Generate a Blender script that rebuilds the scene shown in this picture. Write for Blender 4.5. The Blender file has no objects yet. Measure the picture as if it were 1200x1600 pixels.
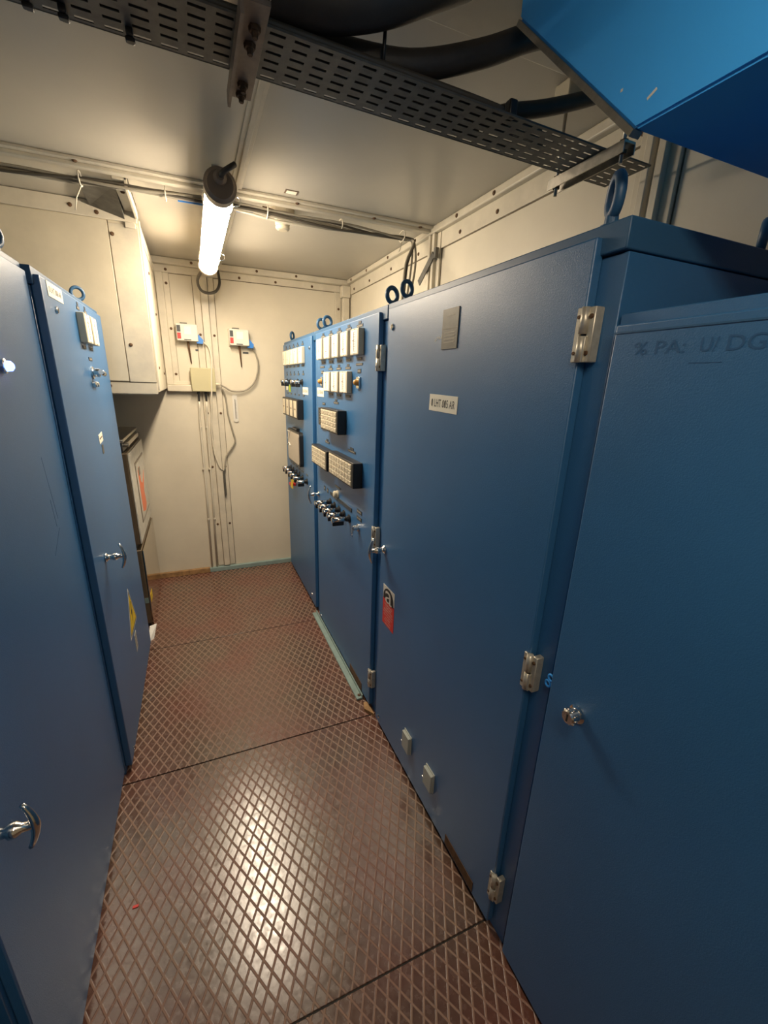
import bpy, bmesh, math, random
from mathutils import Vector, Matrix
random.seed(7)
C = bpy.context.scene.collection
sc = bpy.context.scene

# ------------------------------------------------------------------ camera
rt = Vector((0.9199611581815857, -0.3907451162518909, 0.031459840471488636))
up = Vector((0.09260295117839658, 0.2945994863359769, 0.951123459958606))
fw = Vector((0.3809148997745386, 0.8720833657259349, -0.3072042355728163))
cd = bpy.data.cameras.new('camera')
cam = bpy.data.objects.new('camera', cd)
C.objects.link(cam)
m3 = Matrix((rt, up, -fw)).transposed()
cam.matrix_world = Matrix.Translation((0, 0, 1.7)) @ m3.to_4x4()
cd.sensor_fit = 'VERTICAL'
cd.sensor_height = 24.0
cd.lens = 24.0 * 665.697 / 1600
cd.shift_x = (600 - 596.532) / 1600
cd.shift_y = (814.206 - 800) / 1600
cd.clip_start = 0.02
sc.camera = cam

# ------------------------------------------------------------------ world, exposure
w = bpy.data.worlds.new('world')
sc.world = w
w.use_nodes = True
w.node_tree.nodes['Background'].inputs[0].default_value = (0.9, 0.85, 0.75, 1)
w.node_tree.nodes['Background'].inputs[1].default_value = 0.0
sc.view_settings.view_transform = 'Standard'
sc.view_settings.look = 'None'
sc.view_settings.gamma = 1
sc.view_settings.use_curve_mapping = False
sc.view_settings.exposure = 0.75
LAMP_W = 60.0          # radiance of the tube lamp in view
LAMP2_W = 17.0          # radiance of the second tube, behind the camera
LAMP_COL = (1.0, 0.84, 0.64)

# ------------------------------------------------------------------ materials
def mat(name, col, rough=0.5, metal=0.0, bump=0.0, bscale=200.0, var=0.0, vscale=3.0, spec=0.5, col2=None, emit=0.0, coat=0.0):
    m = bpy.data.materials.new(name)
    m.use_nodes = True
    nt = m.node_tree
    b = nt.nodes['Principled BSDF']
    b.inputs['Base Color'].default_value = (*col, 1)
    b.inputs['Roughness'].default_value = rough
    b.inputs['Metallic'].default_value = metal
    b.inputs['Specular IOR Level'].default_value = spec
    b.inputs['Coat Weight'].default_value = coat
    if emit:
        b.inputs['Emission Color'].default_value = (*col, 1)
        b.inputs['Emission Strength'].default_value = emit
    tc = nt.nodes.new('ShaderNodeTexCoord')
    geo = nt.nodes.new('ShaderNodeNewGeometry')
    if bump:
        n = nt.nodes.new('ShaderNodeTexNoise')
        n.inputs['Scale'].default_value = bscale
        n.inputs['Detail'].default_value = 2
        nt.links.new(geo.outputs['Position'], n.inputs['Vector'])
        bn = nt.nodes.new('ShaderNodeBump')
        bn.inputs['Strength'].default_value = bump
        bn.inputs['Distance'].default_value = 0.002
        nt.links.new(n.outputs['Fac'], bn.inputs['Height'])
        nt.links.new(bn.outputs['Normal'], b.inputs['Normal'])
    if var:
        n = nt.nodes.new('ShaderNodeTexNoise')
        n.inputs['Scale'].default_value = vscale
        n.inputs['Detail'].default_value = 6
        n.inputs['Roughness'].default_value = 0.6
        nt.links.new(geo.outputs['Position'], n.inputs['Vector'])
        r = nt.nodes.new('ShaderNodeValToRGB')
        r.color_ramp.elements[0].position = 0.35
        r.color_ramp.elements[1].position = 0.65
        c2 = col2 if col2 else tuple(c * (1 - var) for c in col)
        r.color_ramp.elements[0].color = (*c2, 1)
        r.color_ramp.elements[1].color = (*col, 1)
        nt.links.new(n.outputs['Fac'], r.inputs['Fac'])
        nt.links.new(r.outputs['Color'], b.inputs['Base Color'])
    return m

M = {}
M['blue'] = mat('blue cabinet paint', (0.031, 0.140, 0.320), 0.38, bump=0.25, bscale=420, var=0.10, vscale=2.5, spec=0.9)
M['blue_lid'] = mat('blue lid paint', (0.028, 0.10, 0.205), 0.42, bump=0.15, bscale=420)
M['bright_blue'] = mat('bright blue paint', (0.045, 0.38, 0.95), 0.42, bump=0.1, bscale=300, var=0.05, vscale=3)
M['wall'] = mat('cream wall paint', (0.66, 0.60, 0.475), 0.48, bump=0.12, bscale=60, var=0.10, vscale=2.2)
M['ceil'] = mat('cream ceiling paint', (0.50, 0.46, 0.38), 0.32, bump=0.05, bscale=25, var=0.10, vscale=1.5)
M['trim'] = mat('cream trim paint', (0.64, 0.58, 0.46), 0.40, bump=0.1, bscale=80, var=0.14, vscale=9)
M['duct'] = mat('cream duct paint', (0.64, 0.57, 0.43), 0.45, bump=0.1, bscale=70, var=0.12, vscale=5)
M['dirty'] = mat('grimy cream paint', (0.64, 0.57, 0.43), 0.5, var=0.3, vscale=6, bump=0.15, bscale=60, col2=(0.50, 0.45, 0.36))
M['grime'] = mat('dirt filled joint', (0.20, 0.15, 0.09), 0.8, var=0.5, vscale=30)
M['chrome'] = mat('chrome', (0.78, 0.76, 0.72), 0.16, 1.0)
M['steel'] = mat('zinc steel', (0.55, 0.52, 0.46), 0.38, 1.0, var=0.25, vscale=40)
M['hinge'] = mat('plated hinge metal', (0.66, 0.61, 0.50), 0.38, 0.55, var=0.2, vscale=60)
M['darksteel'] = mat('dull galvanised steel', (0.15, 0.145, 0.13), 0.5, 0.6, var=0.3, vscale=30)
M['rust'] = mat('rusty screw', (0.16, 0.085, 0.04), 0.7, 0.3, var=0.5, vscale=90)
M['black'] = mat('black plastic', (0.012, 0.012, 0.013), 0.4)
M['rubber'] = mat('black rubber hose', (0.050, 0.042, 0.034), 0.5, bump=0.2, bscale=150, var=0.3, vscale=14)
M['gap'] = mat('dark seal', (0.004, 0.005, 0.008), 0.8)
M['cream'] = mat('cream plastic', (0.60, 0.53, 0.39), 0.4)
M['white'] = mat('white plastic', (0.66, 0.63, 0.56), 0.4)
M['label'] = mat('cream label', (0.88, 0.84, 0.70), 0.5)
M['ink'] = mat('black ink', (0.02, 0.02, 0.02), 0.6)
M['inkbrown'] = mat('brown marking ink', (0.17, 0.11, 0.07), 0.6)
M['faint'] = mat('faded pen ink', (0.022, 0.090, 0.210), 0.5)
M['red'] = mat('red print', (0.66, 0.035, 0.03), 0.4)
M['orange'] = mat('orange print', (0.85, 0.20, 0.08), 0.45)
M['yellow'] = mat('yellow print', (0.75, 0.52, 0.02), 0.45)
M['lime'] = mat('lime plastic', (0.62, 0.80, 0.03), 0.45)
M['greyplate'] = mat('grey plate', (0.13, 0.125, 0.105), 0.45, 0.3, var=0.2, vscale=50)
M['darklabel'] = mat('dark engraved label', (0.045, 0.05, 0.055), 0.5)
M['amber'] = mat('amber lens', (0.62, 0.30, 0.07), 0.25)
M['bluetail'] = mat('blue plastic', (0.03, 0.20, 0.62), 0.4)
M['greyblue'] = mat('grey green painted steel', (0.25, 0.34, 0.32), 0.45, var=0.15, vscale=15)
M['wood'] = mat('worn ochre edge', (0.42, 0.24, 0.10), 0.7, var=0.5, vscale=25)
M['brownbox'] = mat('brown coated steel', (0.17, 0.125, 0.08), 0.35, 0.3, var=0.15, vscale=6)
M['polished'] = mat('polished stainless steel', (0.62, 0.55, 0.45), 0.12, 1.0)
M['boxwhite'] = mat('worn white enamel', (0.66, 0.62, 0.52), 0.35, var=0.25, vscale=22)
M['cablegrey'] = mat('grey cable sheath', (0.30, 0.27, 0.21), 0.5)
M['cabledark'] = mat('dark cable sheath', (0.07, 0.06, 0.045), 0.5)
M['cablewhite'] = mat('white cable sheath', (0.62, 0.57, 0.46), 0.5)
M['lampcap'] = mat('brown lamp end cap', (0.28, 0.22, 0.17), 0.45, 0.2)
M['pinkplate'] = mat('primer coated steel', (0.27, 0.205, 0.155), 0.5, 0.3, var=0.3, vscale=25)
M['glass'] = mat('recorder window', (0.42, 0.35, 0.27), 0.12, coat=0.6)
M['paper'] = mat('white paper', (0.80, 0.78, 0.72), 0.7)
M['greybox'] = mat('grey terminal cover', (0.40, 0.42, 0.38), 0.45)
M['lens'] = mat('blue pilot lens', (0.12, 0.22, 1.0), 0.3, emit=4.5)
M['amb'] = mat('olive box paint', (0.45, 0.41, 0.25), 0.5)

def emis(name, col, s):
    m = bpy.data.materials.new(name)
    m.use_nodes = True
    nt = m.node_tree
    b = nt.nodes['Principled BSDF']
    b.inputs['Base Color'].default_value = (0.8, 0.78, 0.7, 1)
    b.inputs['Emission Color'].default_value = (*col, 1)
    b.inputs['Emission Strength'].default_value = s
    return m
M['tube'] = emis('lit frosted tube', LAMP_COL, LAMP_W)
M['tube2'] = emis('lit frosted tube dim', LAMP_COL, LAMP2_W)

def floor_mat():
    m = bpy.data.materials.new('diamond tread floor')
    m.use_nodes = True
    nt = m.node_tree
    N = nt.nodes
    L = nt.links
    b = N['Principled BSDF']
    geo = N.new('ShaderNodeNewGeometry')
    sep = N.new('ShaderNodeSeparateXYZ')
    L.new(geo.outputs['Position'], sep.inputs[0])
    def math_(op, a, b_=None, c=None):
        n = N.new('ShaderNodeMath')
        n.operation = op
        for i, v in enumerate((a, b_, c)):
            if v is None: continue
            if isinstance(v, (int, float)): n.inputs[i].default_value = v
            else: L.new(v, n.inputs[i])
        return n.outputs[0]
    xs = math_('MULTIPLY', sep.outputs[0], 1 / 0.0400)
    ys = math_('MULTIPLY', sep.outputs[1], 1 / 0.0740)
    u = math_('FRACT', math_('ADD', math_('ADD', xs, ys), 100.0))
    v = math_('FRACT', math_('ADD', math_('SUBTRACT', xs, ys), 100.0))
    du = math_('ABSOLUTE', math_('SUBTRACT', u, 0.5))
    dv = math_('ABSOLUTE', math_('SUBTRACT', v, 0.5))
    d = math_('MAXIMUM', du, dv)      # 0.5 on a ridge
    mr = N.new('ShaderNodeMapRange')
    mr.interpolation_type = 'SMOOTHSTEP'
    mr.inputs[1].default_value = 0.385
    mr.inputs[2].default_value = 0.455
    L.new(d, mr.inputs[0])
    ridge = mr.outputs[0]
    # worn area noise flattens the pattern
    n1 = N.new('ShaderNodeTexNoise'); n1.inputs['Scale'].default_value = 3.2; n1.inputs['Detail'].default_value = 5
    L.new(geo.outputs['Position'], n1.inputs['Vector'])
    n2 = N.new('ShaderNodeTexNoise'); n2.inputs['Scale'].default_value = 45; n2.inputs['Detail'].default_value = 6
    L.new(geo.outputs['Position'], n2.inputs['Vector'])
    base = N.new('ShaderNodeValToRGB')
    base.color_ramp.elements[0].position = 0.35; base.color_ramp.elements[0].color = (0.105, 0.062, 0.040, 1)
    base.color_ramp.elements[1].position = 0.66; base.color_ramp.elements[1].color = (0.150, 0.058, 0.038, 1)
    L.new(n1.outputs['Fac'], base.inputs['Fac'])
    rid = N.new('ShaderNodeValToRGB')
    rid.color_ramp.elements[0].position = 0.35; rid.color_ramp.elements[0].color = (0.30, 0.19, 0.125, 1)
    rid.color_ramp.elements[1].position = 0.65; rid.color_ramp.elements[1].color = (0.26, 0.125, 0.085, 1)
    L.new(n1.outputs['Fac'], rid.inputs['Fac'])
    mix = N.new('ShaderNodeMix'); mix.data_type = 'RGBA'
    L.new(ridge, mix.inputs['Factor']); L.new(base.outputs['Color'], mix.inputs['A']); L.new(rid.outputs['Color'], mix.inputs['B'])
    mix2 = N.new('ShaderNodeMix'); mix2.data_type = 'RGBA'; mix2.blend_type = 'MULTIPLY'
    mix2.inputs['Factor'].default_value = 0.35
    L.new(mix.outputs['Result'], mix2.inputs['A']); L.new(n2.outputs['Fac'], mix2.inputs['B'])
    sat = N.new('ShaderNodeMix'); sat.data_type = 'RGBA'; sat.inputs['Factor'].default_value = 1.0
    L.new(mix2.outputs['Result'], b.inputs['Base Color'])
    rr = N.new('ShaderNodeMapRange')
    rr.inputs[3].default_value = 0.25; rr.inputs[4].default_value = 0.75
    L.new(ridge, rr.inputs[0])
    r3 = math_('ADD', rr.outputs[0], math_('MULTIPLY', math_('SUBTRACT', n2.outputs['Fac'], 0.5), 0.35))
    L.new(r3, b.inputs['Roughness'])
    b.inputs['Specular IOR Level'].default_value = 0.9
    bn = N.new('ShaderNodeBump'); bn.inputs['Strength'].default_value = 0.6; bn.inputs['Distance'].default_value = 0.0016
    hh = math_('ADD', ridge, math_('MULTIPLY', n2.outputs['Fac'], 0.25))
    L.new(hh, bn.inputs['Height'])
    L.new(bn.outputs['Normal'], b.inputs['Normal'])
    return m
M['floor'] = floor_mat()

# ------------------------------------------------------------------ mesh helpers
class F:
    """a mounting frame: u to the viewer's right, v up, n out of the panel"""
    def __init__(s, o, u, v, n):
        s.o, s.u, s.v, s.n = Vector(o), Vector(u), Vector(v), Vector(n)
    def p(s, a, b, c):
        return s.o + s.u * a + s.v * b + s.n * c
W = F((0, 0, 0), (1, 0, 0), (0, 1, 0), (0, 0, 1))

def box(bm, a0, a1, b0, b1, c0, c1, fr=W, mi=0, bev=0.0, seg=2):
    vs = [bm.verts.new(fr.p(a, b, c)) for c in (c0, c1) for b in (b0, b1) for a in (a0, a1)]
    fs = []
    for q in ((0, 2, 3, 1), (4, 5, 7, 6), (0, 1, 5, 4), (2, 6, 7, 3), (0, 4, 6, 2), (1, 3, 7, 5)):
        f = bm.faces.new([vs[i] for i in q]); f.material_index = mi; fs.append(f)
    if bev:
        es = list({e for f in fs for e in f.edges})
        r = bmesh.ops.bevel(bm, geom=es, offset=bev, segments=seg, profile=0.5, affect='EDGES')
        for f in r['faces']: f.material_index = mi; f.smooth = True
    return bm

def quadbox(bm, pts, mi=0):
    """8 world points: bottom 4 then top 4"""
    vs = [bm.verts.new(Vector(p)) for p in pts]
    for q in ((3, 2, 1, 0), (4, 5, 6, 7), (0, 1, 5, 4), (1, 2, 6, 5), (2, 3, 7, 6), (3, 0, 4, 7)):
        bm.faces.new([vs[i] for i in q]).material_index = mi
    return bm

def prism(bm, pts2, c0, c1, fr=W, mi=0):
    """polygon in (u,v) extruded along n"""
    lo = [bm.verts.new(fr.p(a, b, c0)) for a, b in pts2]
    hi = [bm.verts.new(fr.p(a, b, c1)) for a, b in pts2]
    bm.faces.new(lo[::-1]).material_index = mi
    bm.faces.new(hi).material_index = mi
    n = len(pts2)
    for i in range(n):
        bm.faces.new([lo[i], lo[(i + 1) % n], hi[(i + 1) % n], hi[i]]).material_index = mi
    return bm

def tube(bm, path, r, n=12, mi=0, closed=False, caps=True, sub=1):
    pts = [Vector(p) for p in path]
    if sub > 1:
        q = []
        m = len(pts)
        rng = range(m if closed else m - 1)
        for i in rng:
            p0 = pts[(i - 1) % m] if (closed or i > 0) else pts[0]
            p1 = pts[i]; p2 = pts[(i + 1) % m]
            p3 = pts[(i + 2) % m] if (closed or i + 2 < m) else pts[-1]
            for k in range(sub):
                t = k / sub
                q.append(0.5 * ((2 * p1) + (p2 - p0) * t + (2 * p0 - 5 * p1 + 4 * p2 - p3) * t * t + (3 * p1 - p0 - 3 * p2 + p3) * t ** 3))
        if not closed: q.append(pts[-1])
        pts = q
    m = len(pts)
    rings = []
    prev = None
    for i, p in enumerate(pts):
        if closed: t = pts[(i + 1) % m] - pts[i - 1]
        else: t = pts[min(i + 1, m - 1)] - pts[max(i - 1, 0)]
        t.normalize()
        if prev is None:
            a = t.orthogonal().normalized()
        else:
            a = prev - t * prev.dot(t)
            a = a.normalized() if a.length > 1e-6 else t.orthogonal().normalized()
        prev = a
        b = t.cross(a)
        rad = r[i] if isinstance(r, (list, tuple)) else r
        rings.append([bm.verts.new(p + (a * math.cos(2 * math.pi * k / n) + b * math.sin(2 * math.pi * k / n)) * rad) for k in range(n)])
    for i in range(m if closed else m - 1):
        A, B = rings[i], rings[(i + 1) % m]
        for k in range(n):
            f = bm.faces.new([A[k], A[(k + 1) % n], B[(k + 1) % n], B[k]])
            f.smooth = True; f.material_index = mi
    if caps and not closed:
        bm.faces.new(rings[0][::-1]).material_index = mi
        bm.faces.new(rings[-1]).material_index = mi
    return bm

def lathe(bm, o, axis, prof, n=24, mi=0):
    """prof: list of (distance along axis, radius)"""
    o = Vector(o); ax = Vector(axis).normalized()
    a = ax.orthogonal().normalized(); b = ax.cross(a)
    rings = []
    for h, r in prof:
        rings.append([bm.verts.new(o + ax * h + (a * math.cos(2 * math.pi * k / n) + b * math.sin(2 * math.pi * k / n)) * max(r, 1e-5)) for k in range(n)])
    for A, B in zip(rings, rings[1:]):
        for k in range(n):
            f = bm.faces.new([A[k], A[(k + 1) % n], B[(k + 1) % n], B[k]])
            f.material_index = mi
    bm.faces.new(rings[0][::-1]).material_index = mi
    bm.faces.new(rings[-1]).material_index = mi
    return bm

_tc = {}
def textmesh(s):
    if s not in _tc:
        c = bpy.data.curves.new('t', 'FONT')
        c.body = s; c.size = 1.0; c.resolution_u = 3
        o = bpy.data.objects.new('t', c)
        me = bpy.data.meshes.new_from_object(o)
        vs = [v.co.copy() for v in me.vertices]
        fs = [list(p.vertices) for p in me.polygons]
        bpy.data.objects.remove(o); bpy.data.meshes.remove(me); bpy.data.curves.remove(c)
        x0 = min(v.x for v in vs); x1 = max(v.x for v in vs); y0 = min(v.y for v in vs); y1 = max(v.y for v in vs)
        _tc[s] = (vs, fs, x0, x1, y0, y1)
    return _tc[s]

def text(bm, s, fr, a0, a1, b0, b1, c, mi=1):
    """lettering filling the rectangle a0..a1, b0..b1 of a frame"""
    vs, fs, x0, x1, y0, y1 = textmesh(s)
    nv = [bm.verts.new(fr.p(a0 + (v.x - x0) / (x1 - x0) * (a1 - a0), b0 + (v.y - y0) / (y1 - y0) * (b1 - b0), c)) for v in vs]
    for f in fs:
        try: bm.faces.new([nv[i] for i in f]).material_index = mi
        except ValueError: pass

def obj(name, bm, mats, parent=None, label=None, loc=None, fix=True):
    me = bpy.data.meshes.new(name)
    if fix: bmesh.ops.recalc_face_normals(bm, faces=bm.faces[:])
    base = Vector((0, 0, 0))
    p = parent
    while p is not None:
        base += p.location; p = p.parent
    if parent is None:
        xs = [v.co for v in bm.verts]
        if loc is None:
            loc = Vector(((min(v.x for v in xs) + max(v.x for v in xs)) / 2, (min(v.y for v in xs) + max(v.y for v in xs)) / 2, min(v.z for v in xs)))
        base = Vector(loc)
    bmesh.ops.translate(bm, verts=bm.verts[:], vec=-base)
    bm.to_mesh(me); bm.free()
    if not isinstance(mats, (list, tuple)): mats = [mats]
    for k in mats: me.materials.append(M[k] if isinstance(k, str) else k)
    o = bpy.data.objects.new(name, me)
    C.objects.link(o)
    if parent is None: o.location = base
    else: o.parent = parent
    if label: o['label'] = label
    return o

def tag(o, label, cat, group=None, kind=None):
    if label: o['label'] = label
    if cat: o['category'] = cat
    if group: o['group'] = group
    if kind: o['kind'] = kind
    return o

def thing(name, loc, label, cat, group=None):
    o = bpy.data.objects.new(name, None)
    C.objects.link(o)
    o.location = loc
    o.empty_display_size = 0.1
    return tag(o, label, cat, group)

def struct(name, bm, mats, label=None):
    o = obj(name, bm, mats)
    o['kind'] = 'structure'
    if label: o['label'] = label
    return o

def part_copy(src, parent, at):
    """copy of a part mesh whose own origin is at its mounting point; at is a world point"""
    c = src.copy()
    C.objects.link(c)
    base = Vector((0, 0, 0)); p = parent
    while p is not None:
        base += p.location; p = p.parent
    c.parent = parent
    c.location = Vector(at) - base
    return c

nb = bmesh.new

# frames
def FR(y, z, x=0.728):   # right row panels: viewer looks +X
    return F((x, y, z), (0, -1, 0), (0, 0, 1), (-1, 0, 0))
def FL(y, z, x=-0.404):  # left row panels: viewer looks -X
    return F((x, y, z), (0, 1, 0), (0, 0, 1), (1, 0, 0))
def FB(x, z, y=3.92):    # back wall
    return F((x, y, z), (1, 0, 0), (0, 0, 1), (0, -1, 0))

ZC = 2.526; XR = 1.326; XL = -1.16; YB = 3.92; YF = -1.75

# ------------------------------------------------------------------ room shell
b = nb(); box(b, XL - 0.05, XR + 0.05, YF - 0.05, YB + 0.05, -0.06, -0.006)
struct('floor', b, 'darksteel')
plates = [(-1.70, -0.29), (-0.285, 0.715), (0.720, 1.716), (1.722, 2.760), (2.766, 3.90)]
for i, (y0, y1) in enumerate(plates):
    b = nb(); box(b, XL + 0.02, XR - 0.02, y0, y1, -0.006, 0.0, bev=0.0015, seg=1)
    o = obj('floor_plate', b, 'floor')
    lab = ['brown diamond tread floor plate behind the viewer', 'brown diamond tread floor plate in the bottom foreground, before the first seam',
           'brown diamond tread floor plate carrying the bright lamp reflection', 'brown diamond tread floor plate between the two middle seams',
           'brown diamond tread floor plate reaching the back wall'][i]
    tag(o, lab, 'floor plate', 'diamond tread floor plates', 'structure')
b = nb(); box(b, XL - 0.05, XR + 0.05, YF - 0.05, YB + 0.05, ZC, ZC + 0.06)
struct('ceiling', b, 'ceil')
b = nb(); box(b, XL - 0.05, XR + 0.05, YB, YB + 0.06, 0, ZC)
struct('wall_back', b, 'wall')
b = nb(); box(b, XR, XR + 0.06, YF, YB, 0, ZC)
struct('wall_right', b, 'wall')
b = nb(); box(b, XL - 0.06, XL, YF, YB, 0, ZC)
struct('wall_left', b, 'wall')
b = nb(); box(b, XL - 0.05, XR + 0.05, YF - 0.06, YF, 0, ZC)
struct('wall_front', b, 'wall')

# screw prototypes (shared mesh)
def screw_mesh(n, r=0.008, h=0.006):
    b = nb(); lathe(b, (0, 0, 0), n, [(0, r * 1.25), (h * 0.3, r * 1.25), (h * 0.3, r), (h * 0.8, r * 0.9), (h, r * 0.5)], 10)
    me = bpy.data.meshes.new('screw'); bm_ = b
    bmesh.ops.recalc_face_normals(bm_, faces=bm_.faces[:]); bm_.to_mesh(me); bm_.free()
    me.materials.append(M['rust'])
    return me
SCR = {'down': screw_mesh((0, 0, -1)), 'left': screw_mesh((-1, 0, 0)), 'front': screw_mesh((0, -1, 0)), 'right': screw_mesh((1, 0, 0))}
def screw(parent, at, d):
    o = bpy.data.objects.new('screw', SCR[d]); C.objects.link(o)
    o.parent = parent
    base = Vector((0, 0, 0)); p = parent
    while p is not None: base += p.location; p = p.parent
    o.location = Vector(at) - base
    return o

# ceiling joint rails (cross rail at y 2.42, lengthwise rail x .265)
tn = [0]
def trim(bm, mats='trim'):
    tn[0] += 1
    return struct('trim_%d' % tn[0], bm, mats)
b = nb(); box(b, XL, XR, 2.385, 2.475, ZC - 0.012, ZC, bev=0.003); box(b, XL, XR, 2.412, 2.448, ZC - 0.026, ZC - 0.010, bev=0.004)
t = trim(b)
for x in (-0.9, -0.35, 0.55, 0.95, 1.22): screw(t, (x, 2.402, ZC - 0.012), 'down')
for k, (y0, y1) in enumerate(((YF, 2.385), (2.475, 3.88))):
    b = nb(); box(b, 0.242, 0.292, y0, y1, ZC - 0.008, ZC, bev=0.002); box(b, 0.258, 0.276, y0, y1, ZC - 0.018, ZC - 0.007, bev=0.003)
    t = trim(b)
# second cross rail near the right top (under hoses)
# back wall / ceiling trim
b = nb(); box(b, XL, XR, YB - 0.055, YB, ZC - 0.045, ZC, bev=0.008)
box(b, XL, XR, YB - 0.012, YB, ZC - 0.095, ZC - 0.045, bev=0.003)
t = trim(b)
for x in (-0.10, 0.42, 0.70, 1.0): screw(t, (x, YB - 0.012, ZC - 0.075), 'front')
for x in (0.08, 0.55, 0.86): screw(t, (x, YB - 0.055, ZC - 0.022), 'front')
# right wall / ceiling trim
b = nb(); box(b, XR - 0.035, XR, YF, YB - 0.06, ZC - 0.035, ZC, bev=0.006)
box(b, XR - 0.008, XR, YF, YB - 0.06, ZC - 0.115, ZC - 0.035, bev=0.002)
t = trim(b)
for y in (1.15, 1.45, 1.85, 2.15, 2.6, 3.0, 3.4, 3.75):
    screw(t, (XR - 0.035, y, ZC - 0.02), 'left'); screw(t, (XR - 0.008, y, ZC - 0.085), 'left')
# posts on the right wall
for y0 in (2.355, 1.03):
    b = nb(); box(b, XR - 0.014, XR, y0 - 0.02, y0 + 0.12, 0.1, ZC - 0.036, bev=0.003)
    box(b, XR - 0.034, XR - 0.012, y0 + 0.015, y0 + 0.04, 0.1, ZC - 0.036, bev=0.003)
    box(b, XR - 0.034, XR - 0.012, y0 + 0.06, y0 + 0.085, 0.1, ZC - 0.036, bev=0.003)
    t = trim(b)
# corner post back right
b = nb(); box(b, XR - 0.07, XR - 0.012, YB - 0.07, YB - 0.013, 0.1, ZC - 0.14, bev=0.006)
box(b, XR - 0.085, XR - 0.009, YB - 0.085, YB - 0.013, ZC - 0.14, ZC - 0.05, bev=0.006)
box(b, XR - 0.12, XR - 0.07, YB - 0.012, YB, 0.1, ZC - 0.10, bev=0.003)
t = trim(b)
for z in (2.30, 1.9): screw(t, (XR - 0.095, YB - 0.012, z), 'front')
# back wall centre post
b = nb(); box(b, 0.075, 0.225, YB - 0.008, YB, 0.05, ZC - 0.095, bev=0.003)
box(b, 0.125, 0.178, YB - 0.028, YB - 0.006, 0.05, ZC - 0.095, bev=0.004)
t = trim(b)
for z in (2.02, 1.42, 0.97, 0.45):
    screw(t, (0.100, YB - 0.008, z), 'front'); screw(t, (0.203, YB - 0.008, z), 'front')
# vertical trim next to the duct and ledge under it
b = nb(); box(b, -0.178, -0.125, YB - 0.02, YB, 1.64, ZC - 0.095, bev=0.004)
box(b, -0.125, -0.085, YB - 0.008, YB, 1.64, ZC - 0.095, bev=0.002)
t = trim(b)
for z in (2.36, 2.05, 1.72): screw(t, (-0.105, YB - 0.008, z), 'front')
b = nb(); box(b, -0.178, 0.075, YB - 0.05, YB, 1.588, 1.640, bev=0.006)
box(b, -0.178, 0.075, YB - 0.015, YB, 1.640, 1.668, bev=0.003)
trim(b)
b = nb()
for x, w_ in ((0.0725, 0.003), (0.2265, 0.004)): box(b, x - w_ / 2, x + w_ / 2, YB - 0.0015, YB + 0.001, 0.05, ZC - 0.10)
for x, w_ in ((0.1235, 0.003), (0.1795, 0.003)): box(b, x - w_ / 2, x + w_ / 2, YB - 0.0095, YB - 0.006, 0.05, ZC - 0.10)
box(b, XL, XR - 0.13, YB - 0.0018, YB + 0.001, ZC - 0.099, ZC - 0.095)
box(b, -0.086, -0.083, YB - 0.0018, YB + 0.001, 1.67, ZC - 0.1)
trim(b, 'grime')
b = nb()
box(b, XR - 0.0015, XR + 0.001, YF, YB - 0.09, ZC - 0.119, ZC - 0.115)
for y in (2.333, 2.477, 1.008, 1.152): box(b, XR - 0.0015, XR + 0.001, y - 0.002, y + 0.002, 0.1, ZC - 0.12)
trim(b, 'grime')
# skirting strips on the back wall
b = nb(); box(b, -0.46, 0.0, YB - 0.03, YB, 0.0, 0.045, bev=0.003)
o = struct('baseboard_back', b, 'wood')
b = nb(); box(b, 0.0, 0.80, YB - 0.03, YB, 0.0, 0.04, bev=0.003)
o = struct('baseboard_back_right', b, 'greyblue')
# left-hand wall stains strip left as plain wall

# ------------------------------------------------------------------ prototypes on doors
def eye_ring(bm, at, ang, R=0.030, r=0.009, stretch=1.0, mi=0, stem=0.014):
    at = Vector(at)
    u = Vector((math.cos(ang), math.sin(ang), 0))
    pts = []
    for k in range(20):
        a = 2 * math.pi * k / 20
        pts.append(at + u * (R * math.cos(a)) + Vector((0, 0, stem + R * stretch + r + R * stretch * math.sin(a))))
    tube(bm, pts, r, 10, mi, closed=True)
    lathe(bm, at, (0, 0, 1), [(0, 0.020), (0.006, 0.020), (0.008, 0.013), (stem + 0.008, 0.012)], 16, mi)

def hinge(parent, y, z, x=0.752, h=0.102, s=-1):
    """right-row hinge straddling door edge at y (door towards +y)"""
    b = nb()
    fr = F((x, y, z), (0, -1, 0), (0, 0, 1), (-1, 0, 0))
    box(b, -0.018, -0.003, -h / 2, h / 2, 0.0245, 0.030, fr, 0, 0.0015, 1)      # leaf on door
    box(b, 0.006, 0.022, -h / 2, h / 2, 0.0, 0.024, fr, 0, 0.002, 1)           # block on frame
    tube(b, [fr.p(0.000, -h / 2, 0.026), fr.p(0.000, -0.002, 0.026)], 0.0085, 14)
    tube(b, [fr.p(0.000, 0.002, 0.026), fr.p(0.000, h / 2, 0.026)], 0.0085, 14)
    box(b, 0.004, 0.012, -h / 2, -0.002, 0.018, 0.030, fr, 0, 0.001, 1)
    for v in (-h * 0.33, h * 0.33):
        lathe(b, fr.p(0.014, v, 0.024), fr.n, [(0, 0.005), (0.003, 0.004), (0.0031, 0.002)], 10, 1)
        lathe(b, fr.p(-0.012, v, 0.030), fr.n, [(0, 0.004), (0.002, 0.003)], 10, 1)
    return obj('hinge', b, ['hinge', 'rust'], parent, 'plated metal hinge')

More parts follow.
